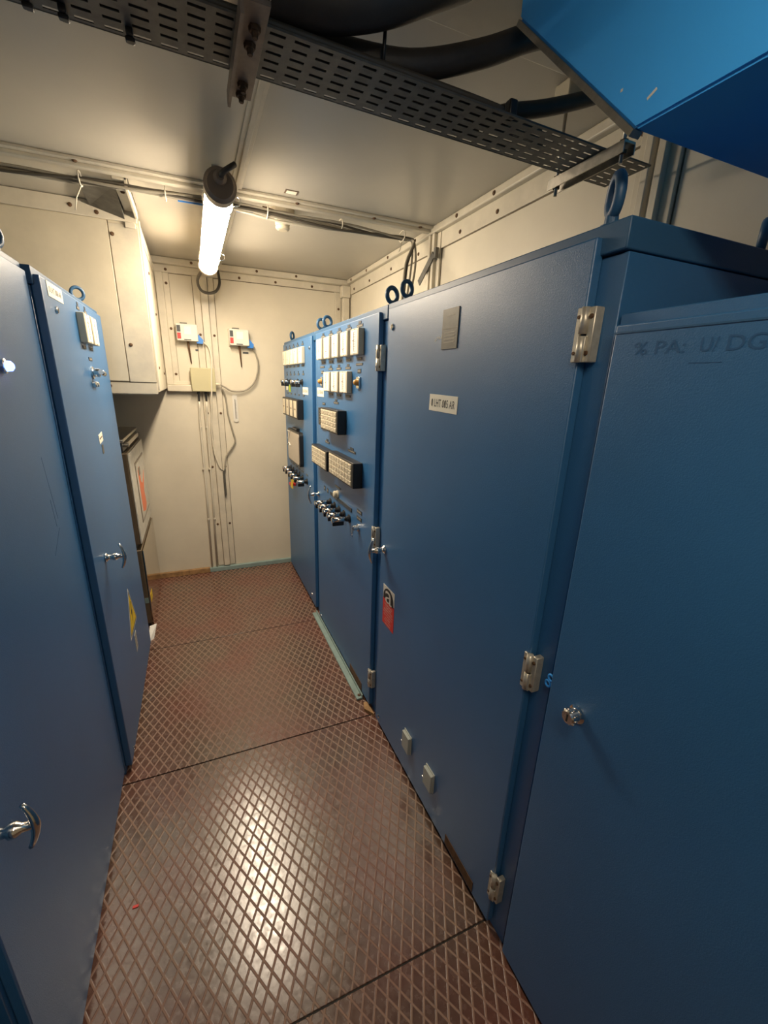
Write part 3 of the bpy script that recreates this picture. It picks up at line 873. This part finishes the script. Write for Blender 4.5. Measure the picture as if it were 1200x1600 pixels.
o = obj('paper_sheet', b, 'paper'); tag(o, 'small white wedge of paper on the floor below the stacked cases', 'paper')

# ------------------------------------------------------------------ duct box on the left
t = thing('air_duct', (-0.66, 3.40, 1.596), 'large cream sheet metal air duct box hanging in the back left corner', 'duct')
b = nb()
prof = [(-1.155, 1.596), (-0.205, 1.596), (-0.181, 1.612), (-0.181, 2.480), (-1.155, 2.480)]
lo = [b.verts.new((x, 2.90, z)) for x, z in prof]; hi = [b.verts.new((x, 3.915, z)) for x, z in prof]
b.faces.new(lo); b.faces.new(hi[::-1])
for i in range(5): b.faces.new([lo[i], hi[i], hi[(i + 1) % 5], lo[(i + 1) % 5]])
obj('casing', b, 'duct', t)
b = nb(); box(b, -1.15, -0.322, 2.892, 2.900, 1.668, 2.448, bev=0.0015, seg=1); obj('front_panel', b, 'duct', t)
b = nb(); box(b, -0.318, -0.183, 2.893, 2.900, 1.664, 2.440, bev=0.0015, seg=1); obj('front_panel', b, 'dirty', t, 'front panel with grey smudges')
b = nb(); box(b, -1.15, -0.183, 2.896, 2.900, 1.600, 1.660, bev=0.0015, seg=1); obj('bottom_rail', b, 'dirty', t)
b = nb(); box(b, -1.15, -0.183, 2.888, 2.900, 2.452, 2.524, bev=0.003, seg=2); obj('top_flange', b, 'trim', t)
b = nb(); box(b, -0.3225, -0.3175, 2.8955, 2.8995, 1.66, 2.45); box(b, -1.15, -0.19, 2.8955, 2.8995, 1.661, 1.667); obj('joint', b, 'grime', t, 'dark dirty joint lines')
b = nb(); box(b, -0.181, -0.172, 2.90, 2.925, 1.62, 2.47, bev=0.002); box(b, -0.181, -0.176, 2.925, 3.86, 2.40, 2.47, bev=0.001, seg=1); obj('edge_strip', b, 'trim', t)
b = nb(); box(b, -0.240, -0.192, 2.880, 2.892, 2.425, 2.450, bev=0.002); obj('clip', b, 'trim', t)
for x, z in ((-0.305, 2.39), (-0.290, 1.86)): screw(t, (x, 2.893, z), 'front')
for x, z in ((-0.47, 2.49), (-0.36, 2.475)): screw(t, (x, 2.888, z), 'front')
screw(t, (-0.42, 2.896, 1.64), 'front')
for y, z in ((3.2, 1.75), (3.55, 2.1), (3.3, 2.3), (3.7, 1.72)): screw(t, (-0.181, y, z), 'right')
# small front section on the ceiling its dark recess drawn as a dark sloping sheet
b = nb()
box(b, -0.236, -0.176, 2.478, 2.886, 2.500, 2.525, bev=0.004)
box(b, -0.190, -0.176, 2.478, 2.886, 2.470, 2.525, bev=0.003)
obj('side_flange', b, 'trim', t)
b = nb()
quadbox(b, [(-0.385, 2.60, 2.516), (-0.238, 2.60, 2.516), (-0.238, 2.886, 2.462), (-0.385, 2.886, 2.500), (-0.385, 2.60, 2.525), (-0.238, 2.60, 2.525), (-0.238, 2.886, 2.525), (-0.385, 2.886, 2.525)])
obj('dark_recess_sheet', b, 'darksteel', t, 'dark grey sloping sheet drawn for a dark recess')
screw(t, (-0.21, 2.62, 2.50), 'down')

# ------------------------------------------------------------------ lamps
def lamp(name, x, y0, y1, z, m, label, r=0.056):
    t = thing(name, (x, (y0 + y1) / 2, z + r + 0.05), label, 'lamp')
    b = nb(); tube(b, [(x, y0 + 0.03, z), (x, y1 - 0.03, z)], r, 32, caps=True)
    for f in b.faces:
        if f.calc_center_median().z > z - 0.28 * r: f.material_index = 1
    obj('diffuser', b, [m, 'trim'], t, 'glowing white tube')
    b = nb(); lathe(b, (x, y0 - 0.02, z), (0, 1, 0), [(0, r * 0.86), (0.004, r * 0.93), (0.008, r + 0.002), (0.010, r + 0.005), (0.055, r + 0.005), (0.058, r + 0.003)], 32)
    lathe(b, (x, y0 - 0.02, z + 0.02), (0, -1, 0), [(-0.004, 0.026), (0.010, 0.024), (0.018, 0.014)], 16)
    o = obj('end_cap', b, 'lampcap', t, 'brown end cap')
    b = nb(); lathe(b, (x, y1 + 0.02, z), (0, -1, 0), [(0, r * 0.9), (0.006, r + 0.006), (0.05, r + 0.006), (0.052, r + 0.002)], 32)
    obj('end_cap', b, 'lampcap', t, 'brown end cap')
    for yy in (y0 + 0.16, y1 - 0.22):
        b = nb(); pts = [(x + (r + 0.004) * math.cos(a), yy, z + (r + 0.004) * math.sin(a)) for a in [2 * math.pi * k / 28 for k in range(28)]]
        tube(b, pts, 0.0028, 6, closed=True)
        tube(b, [(x + r + 0.004, yy, z - 0.01), (x + r + 0.03, yy + 0.004, z + 0.0), (x + r + 0.03, yy, z + 0.025), (x + r + 0.004, yy, z + 0.03)], 0.0035, 6, sub=3)
        obj('clip_ring', b, 'chrome', t, 'wire clip ring')
        b = nb(); box(b, x - 0.015, x + 0.015, yy - 0.012, yy + 0.012, z + r + 0.006, ZC - 0.001); obj('bracket', b, 'trim', t)
    return t
L1 = lamp('tube_lamp', 0.172, 2.06, 3.40, 2.405, 'tube', 'lit white cylindrical tube lamp with brown end cap under the ceiling')
b = nb(); tube(b, [(0.172, 2.035, 2.425), (0.182, 2.010, 2.435), (0.205, 1.995, 2.448), (0.225, 2.01, 2.466)], 0.010, 10, sub=5)
obj('supply_cable', b, 'rubber', L1, 'black supply cable')
b = nb(); tube(b, [(0.165, 3.42, 2.400), (0.130, 3.52, 2.385), (0.105, 3.62, 2.345), (0.125, 3.68, 2.300), (0.175, 3.70, 2.288), (0.230, 3.72, 2.310), (0.262, 3.78, 2.375), (0.262, 3.86, 2.475)], 0.010, 10, sub=6)
obj('supply_cable', b, 'cabledark', L1, 'dark looped cable')
L2 = lamp('tube_lamp', 0.172, -0.90, 0.30, 2.405, 'tube2', 'second tube lamp on the ceiling behind the viewer')

# ------------------------------------------------------------------ smoke detector
t = thing('smoke_detector', (0.508, 2.565, ZC), 'cream round smoke detector on the ceiling beside the tube lamp', 'smoke detector')
b = nb(); lathe(b, (0.508, 2.565, ZC), (0, 0, -1), [(0, 0.062), (0.022, 0.062), (0.028, 0.055), (0.030, 0.045)], 28); obj('base', b, 'cream', t)
b = nb(); lathe(b, (0.508, 2.565, ZC - 0.030), (0, 0, -1), [(0, 0.040), (0.040, 0.036), (0.041, 0.032), (0.046, 0.032), (0.047, 0.036), (0.056, 0.033), (0.060, 0.022)], 28); obj('sensor_head', b, 'cream', t)
b = nb(); box(b, 0.475, 0.535, 2.300, 2.345, ZC - 0.002, ZC); box(b, 0.482, 0.528, 2.306, 2.339, ZC - 0.003, ZC - 0.002, mi=1)
o = obj('ceiling_label', b, ['inkbrown', 'label']); tag(o, 'small white label with dark border stuck on the ceiling by the smoke detector', 'label')

# ------------------------------------------------------------------ cables under the cross rail
import itertools
cols = ['cablegrey', 'cabledark', 'cablegrey', 'cablewhite', 'cabledark', 'cablegrey', 'cablewhite']
clabs = ['grey cable in the bundle under the ceiling cross rail', 'dark cable in the ceiling bundle running straight on to the right wall', 'grey cable in the bundle under the ceiling cross rail', 'white cable in the bundle under the ceiling cross rail', 'dark cable in the ceiling bundle turning down behind the cabinets', 'grey cable in the bundle under the ceiling cross rail', 'white cable in the bundle under the ceiling cross rail']
for k in range(7):
    oy = 2.485 + 0.014 * (k % 4); oz = 2.492 - 0.012 * (k // 4)
    pts = []
    n = 16
    for i in range(n + 1):
        x = -1.12 + (1.19 + 1.12) * i / n
        sag = 0.010 * math.sin(x * 4.0 + 0.4 * k) + 0.006 * math.sin(x * 9 + k)
        pts.append((x, oy + 0.006 * math.sin(x * 6 + k * 1.7), oz + sag - 0.006))
    if k in (0, 2, 4, 5):     # drop down to the cabinets
        pts += [(1.215, oy - 0.03, 2.45), (1.20 - 0.012 * k, 2.40, 2.33), (1.14 - 0.010 * k, 2.32, 2.16), (1.10 - 0.008 * k, 2.28, 2.00)]
    b = nb(); tube(b, pts, 0.0058, 8, sub=4)
    o = obj('ceiling_cable', b, cols[k]); tag(o, clabs[k], 'cable', 'cables bundled under the ceiling cross rail')
for x, tail in ((-0.355, True), (-0.03, False), (0.42, False), (0.80, False), (1.16, True)):
    b = nb(); y = 2.505
    pts = [(x, y + 0.040 * math.cos(a), 2.487 + 0.026 * math.sin(a)) for a in [2 * math.pi * k / 16 for k in range(16)]]
    tube(b, pts, 0.003, 6, closed=True)
    if tail: tube(b, [(x, y + 0.0, 2.460), (x - 0.02, y - 0.02, 2.41), (x - 0.03, y - 0.03, 2.36 if x < 0 else 2.40)], 0.0025, 6)
    o = obj('cable_tie', b, 'cablewhite')
    tag(o, {-0.355: 'white cable tie with long hanging tail, left of the lamp', -0.03: 'white cable tie around the cables just left of the lamp', 0.42: 'white cable tie around the cables between lamp and smoke detector',
            0.80: 'white cable tie around the cables right of the smoke detector', 1.16: 'white cable tie at the right end where cables turn down'}[x], 'cable tie', 'white cable ties')
# blue tag blades above the lamp
for x0, x1, lr in ((0.02, 0.13, 'left'), (0.28, 0.36, 'right')):
    b = nb(); box(b, x0, x1, 2.548, 2.556, 2.480, 2.500, bev=0.002)
    o = obj('blue_strip', b, 'bluetail'); tag(o, 'blue plastic strip under the ceiling just %s of the lamp' % lr, 'strip')
# thin red/brown wire to the detector
b = nb(); tube(b, [(0.40, 2.50, 2.505), (0.46, 2.51, 2.50), (0.50, 2.53, 2.485), (0.515, 2.53, 2.47)], 0.004, 8, sub=5)
o = obj('detector_wire', b, 'rust'); tag(o, 'thin red brown wire curving to the smoke detector', 'wire')
# lever on the right wall post
b = nb(); f0 = Vector((1.285, 2.36, 2.385)); f1 = Vector((1.275, 2.50, 2.265))
quadbox(b, [f0 + Vector((0, -0.012, -0.014)), f0 + Vector((0.006, -0.012, -0.014)), f0 + Vector((0.006, 0.012, 0.014)), f0 + Vector((0, 0.012, 0.014)),
            f1 + Vector((0, -0.012, -0.014)), f1 + Vector((0.006, -0.012, -0.014)), f1 + Vector((0.006, 0.012, 0.014)), f1 + Vector((0, 0.012, 0.014))])
box(b, 1.280, 1.300, 2.325, 2.345, 2.36, 2.41)
o = obj('strap', b, 'darksteel'); tag(o, 'short dark metal strap angled across the post on the right wall', 'strap')

# ------------------------------------------------------------------ back wall devices
def sensor(x, z, label):
    fr = FB(x, z)
    t = thing('pressure_sensor', (x, YB, z), label, 'sensor', 'white boxed sensors on the back wall')
    b = nb(); box(b, -0.075, 0.075, -0.058, 0.062, 0.012, 0.075, fr, 0, 0.005); box(b, -0.070, -0.045, 0.005, 0.050, 0.075, 0.076, fr, 2); box(b, -0.070, -0.045, -0.045, -0.002, 0.075, 0.076, fr, 1)
    box(b, -0.020, 0.030, -0.010, 0.045, 0.075, 0.0755, fr, 3)
    box(b, -0.025, 0.025, -0.052, -0.045, 0.075, 0.076, fr, 2)
    obj('housing', b, ['white', 'red', 'darklabel', 'label'], t)
    b = nb(); box(b, -0.08, 0.08, -0.062, 0.066, 0, 0.012, fr, 0, 0.003); box(b, -0.045, 0.005, 0.064, 0.074, 0.0, 0.05, fr, 1); obj('mounting_plate', b, ['cablewhite', 'greyplate'], t)
    b = nb(); prism(b, [(0.062, -0.070), (0.105, -0.072), (0.112, -0.045), (0.078, -0.005), (0.062, -0.02)], 0.015, 0.060, fr); obj('cable_gland', b, 'bluetail', t, 'blue cable gland')
    b = nb(); tube(b, [fr.p(0.0, -0.058, 0.03), fr.p(0.004, -0.12, 0.02), fr.p(0.010, -0.22, 0.012)], [0.010, 0.007, 0.004], 10); obj('probe', b, 'rust', t, 'brown pointed probe')
    return t
sensor(0.005, 2.022, 'white sensor with red mark on the back wall above the olive junction box')
sensor(0.385, 2.012, 'white sensor with red mark on the back wall, right of the centre post')
for x in (0.075, 0.435):
    b = nb(); box(b, -0.022, 0.022, -0.007, 0.007, 0, 0.003, FB(x, 1.905)); o = obj('wall_tag', b, 'darklabel')
    tag(o, 'tiny dark tag below the %s wall sensor' % ('left' if x < 0.2 else 'right'), 'tag')
t = thing('junction_box', (0.088, YB, 1.592), 'square olive cream junction box on the back wall beside the centre post', 'junction box')
b = nb(); box(b, -0.001, 0.180, YB - 0.075, YB - 0.03, 1.592, 1.772, bev=0.003); obj('casing', b, 'amb', t)
b = nb(); box(b, 0.002, 0.177, YB - 0.079, YB - 0.075, 1.595, 1.769, bev=0.001, seg=1); obj('lid', b, 'amb', t)
b = nb(); box(b, 0.01, 0.17, YB - 0.032, YB - 0.0281, 1.60, 1.76); obj('back_plate', b, 'trim', t)
for x in (0.045, 0.100):
    b = nb(); lathe(b, (x, YB - 0.045, 1.592), (0, 0, -1), [(0, 0.011), (0.02, 0.011), (0.022, 0.007), (0.075, 0.006)], 12); obj('gland', b, 'black', t)
b = nb(); lathe(b, (0.180, YB - 0.05, 1.65), (1, 0, 0), [(0, 0.013), (0.02, 0.013), (0.022, 0.008), (0.035, 0.008)], 12); obj('gland', b, 'cream', t)
for k, (x, x2) in enumerate(((0.045, 0.020), (0.100, 0.062))):
    b = nb(); tube(b, [(x, YB - 0.045, 1.515), (x - 0.004, YB - 0.03, 1.46), (x - 0.010, YB - 0.015, 1.35), ((x + x2) / 2, YB - 0.012, 0.8), (x2, YB - 0.012, 0.042)], 0.0085, 10)
    for z in (1.30, 0.95, 0.5): lathe(b, ((x + x2) / 2 + (0.004 if z > 1 else -0.004) , YB - 0.012, z), (0, 0, 1), [(0, 0.012), (0.012, 0.012)], 10)
    o = obj('conduit', b, 'cablewhite'); tag(o, 'thin cream conduit down the back wall, %s' % ('left of the pair' if k == 0 else 'nearest the centre post'), 'conduit', 'thin conduits below the junction box')
b = nb(); tube(b, [(0.112, YB - 0.05, 1.965), (0.150, YB - 0.05, 1.93), (0.163, YB - 0.075, 1.85), (0.150, YB - 0.088, 1.70), (0.140, YB - 0.088, 1.56), (0.118, YB - 0.05, 1.30), (0.125, YB - 0.04, 1.10), (0.155, YB - 0.04, 0.98), (0.175, YB - 0.03, 0.945)], 0.006, 8, sub=6)
o = obj('sensor_cable', b, 'cablewhite'); tag(o, 'pale cable hanging from the left sensor across the junction box', 'cable')
b = nb(); tube(b, [(0.470, YB - 0.04, 1.965), (0.510, YB - 0.03, 1.90), (0.525, YB - 0.03, 1.80), (0.49, YB - 0.03, 1.68), (0.41, YB - 0.03, 1.61), (0.31, YB - 0.035, 1.60), (0.25, YB - 0.045, 1.63), (0.216, YB - 0.05, 1.65)], 0.0065, 8, sub=6)
o = obj('sensor_cable', b, 'cablegrey'); tag(o, 'grey cable looping from the right sensor to the junction box', 'cable')
b = nb(); tube(b, [(0.225, YB - 0.04, 1.62), (0.250, YB - 0.02, 1.55), (0.258, YB - 0.02, 1.42), (0.285, YB - 0.02, 1.28), (0.300, YB - 0.02, 1.19), (0.262, YB - 0.02, 1.12), (0.215, YB - 0.02, 1.05), (0.197, YB - 0.035, 0.945)], 0.0065, 8, sub=6)
o = obj('loose_cable', b, 'cablegrey'); tag(o, 'grey cable bending down the back wall right of the centre post', 'cable')
t = thing('thermometer', (0.322, YB, 1.46), 'small white wall thermometer under the looping grey cable', 'thermometer')
b = nb(); fr = FB(0.322, 1.460)
prism(b, [(-0.020 , -0.10), (-0.012, -0.112), (0.012, -0.112), (0.020, -0.10), (0.020, 0.10), (0.012, 0.112), (-0.012, 0.112), (-0.020, 0.10)], 0, 0.010, fr); obj('scale_plate', b, 'white', t)
b = nb(); box(b, -0.002, 0.002, -0.085, 0.075, 0.010, 0.013, fr, 0)
for k in range(14): box(b, 0.005, 0.012, -0.08 + 0.011 * k, -0.078 + 0.011 * k, 0.010, 0.0105, fr, 0)
obj('glass_tube', b, 'darklabel', t)
# dirt smudge at cable bottom: grey tape
b = nb(); box(b, 0.180, 0.198, YB - 0.032, YB - 0.0285, 0.72, 0.94, bev=0.001, seg=1)
o = obj('tape_strip', b, 'greyplate'); tag(o, 'grey tape strip on the centre post where the cables meet', 'tape')

# ------------------------------------------------------------------ overhead cable tray
def tray():
    ang = math.atan2(0.035, 1.4)
    t = thing('cable_tray', (0.1, 1.07, 2.30), 'grey perforated steel cable tray running across under the ceiling', 'cable tray')
    b = nb()
    x0, x1 = -1.10, 1.235
    pitch = 0.0458; rows = 6; wy = 0.150; ry = wy / rows
    n = int((x1 - x0) / pitch)
    def P(x, y): # y across from near edge; skew slightly
        return (x, 1.004 + 0.030 * (x - 0.2) / 1.0 * 1.0 + y, 2.300)
    hw, hy = 0.0145, 0.0036
    cache = {}
    def V(x, y):
        k = (round(x, 5), round(y, 5))
        if k not in cache: cache[k] = b.verts.new(P(x, y))
        return cache[k]
    for i in range(n):
        xa = x1 - (i + 1) * pitch; xb = xa + pitch; xc = (xa + xb) / 2
        for j in range(rows):
            ya = j * ry; yb = ya + ry; yc = (ya + yb) / 2
            A_, B2, C2, D2 = V(xa, ya), V(xb, ya), V(xb, yb), V(xa, yb)
            a, b2, c, d = V(xc - hw, yc - hy), V(xc + hw, yc - hy), V(xc + hw, yc + hy), V(xc - hw, yc + hy)
            for q in ((A_, B2, b2, a), (B2, C2, c, b2), (C2, D2, d, c), (D2, A_, a, d)): b.faces.new(q)
    o = obj('tray_base', b, 'darksteel', t)
    md = o.modifiers.new('s', 'SOLIDIFY'); md.thickness = 0.0016; md.offset = 1
    for yy in (0.0, wy):
        b = nb(); y_ = P(x0, yy)[1]; y2 = P(x1, yy)[1]
        quadbox(b, [(x0, y_ - 0.0008, 2.2995), (x1, y2 - 0.0008, 2.2995), (x1, y2 + 0.0008, 2.2995), (x0, y_ + 0.0008, 2.2995),
                    (x0, y_ - 0.0008, 2.3035), (x1, y2 - 0.0008, 2.3035), (x1, y2 + 0.0008, 2.3035), (x0, y_ + 0.0008, 2.3035)])
        obj('rim', b, 'darksteel', t)
    return t
T = tray()
# hangers
def hanger_flat():
    t = thing('tray_hanger', (0.16, 1.05, 2.29), 'flat primer coloured hanger plate bolted under the cable tray near the top edge', 'bracket', 'hangers under the cable tray')
    b = nb(); box(b, 0.128, 0.178, 0.930, 1.205, 2.282, 2.290, bev=0.001, seg=1); box(b, 0.128, 0.134, 0.930, 1.205, 2.262, 2.282)
    obj('plate', b, 'pinkplate', t)
    b = nb(); box(b, -0.20, 0.178, 0.925, 0.965, 2.2905, 2.2965, bev=0.001, seg=1); obj('strut', b, 'steel', t)
    for (x, y) in ((0.155, 1.185), (0.155, 1.150), (0.155, 1.03), (0.158, 0.985)):
        b = nb(); lathe(b, (x, y, 2.282), (0, 0, -1), [(0, 0.011), (0.007, 0.010), (0.007, 0.006), (0.016, 0.005)], 6); obj('bolt', b, 'rust', t)
    b = nb(); tube(b, [(0.155, 1.190, 2.29), (0.155, 1.190, ZC - 0.001)], 0.005, 8); obj('rod', b, 'steel', t)
    b = nb(); tube(b, [(0.155, 0.945, 2.29), (0.155, 0.945, ZC - 0.001)], 0.005, 8); obj('rod', b, 'steel', t)
hanger_flat()
def hanger_strut():
    t = thing('tray_hanger', (1.065, 1.09, 2.28), 'steel channel hanger with threaded rods under the right end of the cable tray', 'bracket', 'hangers under the cable tray')
    b = nb(); box(b, 1.045, 1.085, 0.965, 1.225, 2.291, 2.2975, bev=0.001, seg=1); box(b, 1.045, 1.048, 0.965, 1.225, 2.270, 2.292); box(b, 1.082, 1.085, 0.965, 1.225, 2.270, 2.292)
    obj('channel', b, 'steel', t)
    for y in (0.985, 1.21):
        b = nb(); tube(b, [(1.065, y, 2.255), (1.065, y, ZC - 0.001)], 0.005, 10); obj('rod', b, 'steel', t)
        for z in (2.278, 2.300):
            b = nb(); lathe(b, (1.065, y, z - 0.004), (0, 0, 1), [(0, 0.011), (0.009, 0.011)], 6); obj('nut', b, 'rust', t)
    for y in (1.045, 1.15):
        b = nb(); lathe(b, (1.065, y, 2.291), (0, 0, -1), [(0, 0.009), (0.006, 0.008)], 10); obj('bolt', b, 'rust', t)
    b = nb(); box(b, 1.04, 1.09, 1.18, 1.24, ZC - 0.045, ZC - 0.001, bev=0.004); obj('ceiling_block', b, 'cream', t, 'cream ceiling block')
hanger_strut()
# hoses
for k in range(7):
    y = 1.012 + 0.0195 * k; e = 0.62 + 0.045 * ((k * 3) % 5)
    b = nb(); pts = [(-1.05, y - 0.02, 2.3100)] + [(-0.8 + 0.2 * i, y + 0.03 * (-1.0 + 0.2 * i) - 0.0, 2.3100) for i in range(7)] + [(e, y + 0.03 * (e - 0.2), 2.3105), (e + 0.10, y + 0.03 * e, 2.3105)]
    tube(b, pts, 0.0075, 8, sub=3)
    o = obj('power_cable', b, 'cabledark'); tag(o, 'thin dark cable lying along the perforated tray beneath the black hoses', 'cable', 'thin dark cables lying in the cable tray')
hoses = [
 ([(-1.05, 0.995, 2.355), (-0.4, 1.025, 2.355), (0.02, 1.035, 2.355), (0.18, 1.030, 2.355), (0.30, 1.005, 2.359), (0.40, 0.990, 2.385), (0.50, 1.0, 2.440), (0.60, 1.03, 2.505)], 0.036, 'thick black hose closest to the top edge, sagging over the cable tray'),
 ([(-0.3, 1.090, 2.344), (0.20, 1.095, 2.344), (0.34, 1.080, 2.344), (0.49, 1.050, 2.344), (0.655, 1.050, 2.403), (0.79, 1.060, 2.472), (0.87, 1.06, 2.505)], 0.0255, 'middle black hose curving over the cable tray behind the blue hood'),
 ([(0.25, 1.13, 2.337), (0.60, 1.140, 2.337), (0.72, 1.135, 2.340), (0.80, 1.12, 2.362), (0.92, 1.12, 2.398), (1.07, 1.12, 2.455), (1.16, 1.12, 2.505)], 0.0185, 'thinner black hose, nearest the right wall, curving up behind the blue hood'),
]
for pts, r, lab in hoses:
    b = nb(); tube(b, pts, r, 20, sub=6); o = obj('rubber_hose', b, 'rubber'); tag(o, lab, 'hose', 'black hoses above the cable tray')
    o.data.materials[0] = M['rubber']
for k, (x, y, lab) in enumerate(((-0.045, 1.098, 'black cable clamp under the tray edge, right of the two others'), (-0.145, 1.090, 'black cable clamp under the tray edge, middle of three'), (-0.195, 1.088, 'black cable clamp under the tray edge, left of the others'))):
    b = nb(); box(b, x - 0.006, x + 0.006, y + 0.015, y + 0.045, 2.288, 2.30, bev=0.002); box(b, x - 0.008, x + 0.008, y + 0.020, y + 0.032, 2.282, 2.289, bev=0.002)
    o = obj('cable_clamp', b, 'black'); tag(o, lab, 'clamp', 'black clamps on the tray edge')
b = nb(); box(b, 0.408, 0.430, 1.006, 1.03, 2.385, 2.408, bev=0.004); tube(b, [(0.415, 1.02, 2.31), (0.419, 1.02, 2.39)], 0.004, 8)
o = obj('tray_clamp', b, 'black'); tag(o, 'black clamp knob on the tray edge beside the middle hose', 'clamp')
b = nb(); box(b, 0.735, 0.757, 1.022, 1.045, 2.300, 2.335, bev=0.004)
o = obj('tray_clamp', b, 'black'); tag(o, 'black clamp knob on the tray edge beside the thinner hose', 'clamp')

# conduit box on ceiling at top right, running lengthwise
b = nb(); box(b, 0.50, XR - 0.036, 1.00, 1.165, ZC - 0.020, ZC, bev=0.004)
trim(b)

# ------------------------------------------------------------------ overhead blue hood
t = thing('blue_hood', (1.0, 0.1, 2.1), 'bright blue sheet metal hood hanging from the ceiling at the upper right', 'hood')
b = nb()
prof = [(-0.55, 2.10), (0.622, 2.10), (0.957, 2.421), (0.957, 2.520), (-0.55, 2.520)]
lo = [b.verts.new((0.690, y, z)) for y, z in prof]; hi = [b.verts.new((1.300, y, z)) for y, z in prof]
b.faces.new(lo[::-1]); b.faces.new(hi)
for i in range(5): b.faces.new([lo[i], lo[(i + 1) % 5], hi[(i + 1) % 5], hi[i]])
bmesh.ops.bevel(b, geom=b.edges[:], offset=0.004, segments=2, affect='EDGES')
for f in b.faces: f.material_index = 0
obj('shell', b, 'bright_blue', t)
b = nb(); d = Vector((0, 0.335, 0.321)).normalized(); nrm = Vector((0, 0.321, -0.335)).normalized()
p0 = Vector((0.690, 0.622, 2.10)); p1 = Vector((0.690, 0.957, 2.421))
quadbox(b, [p0 + Vector((-0.002, 0, 0)), p0 + Vector((0.02, 0, 0)), p0 + nrm * 0.010 + Vector((0.02, 0, 0)), p0 + nrm * 0.010 + Vector((-0.002, 0, 0)),
            p1 + Vector((-0.002, 0, 0)), p1 + Vector((0.02, 0, 0)), p1 + nrm * 0.010 + Vector((0.02, 0, 0)), p1 + nrm * 0.010 + Vector((-0.002, 0, 0))])
obj('edge_flange', b, 'steel', t, 'bare metal edge flange')
fr = F((0.690, 0.60, 2.135), (0, -1, 0), (0, 0, 1), (-1, 0, 0))
b = nb(); box(b, -0.008, 0.008, -0.002, 0.002, 0, 0.0006, F(fr.p(0, 0, 0), Vector((0, -0.9, 0.43)), Vector((0, 0.43, 0.9)), fr.n)); box(b, -0.062, -0.058, 0.030, 0.034, 0, 0.0006, fr)
obj('paint_chip', b, 'white', t, 'white paint chips')

# ------------------------------------------------------------------ small debris
b = nb(); box(b, -0.345, -0.327, 1.186, 1.196, 0.0, 0.003, bev=0.001, seg=1)
o = obj('paint_flake', b, 'red'); tag(o, 'tiny red flake lying on the floor plate near the left cabinet', 'flake')
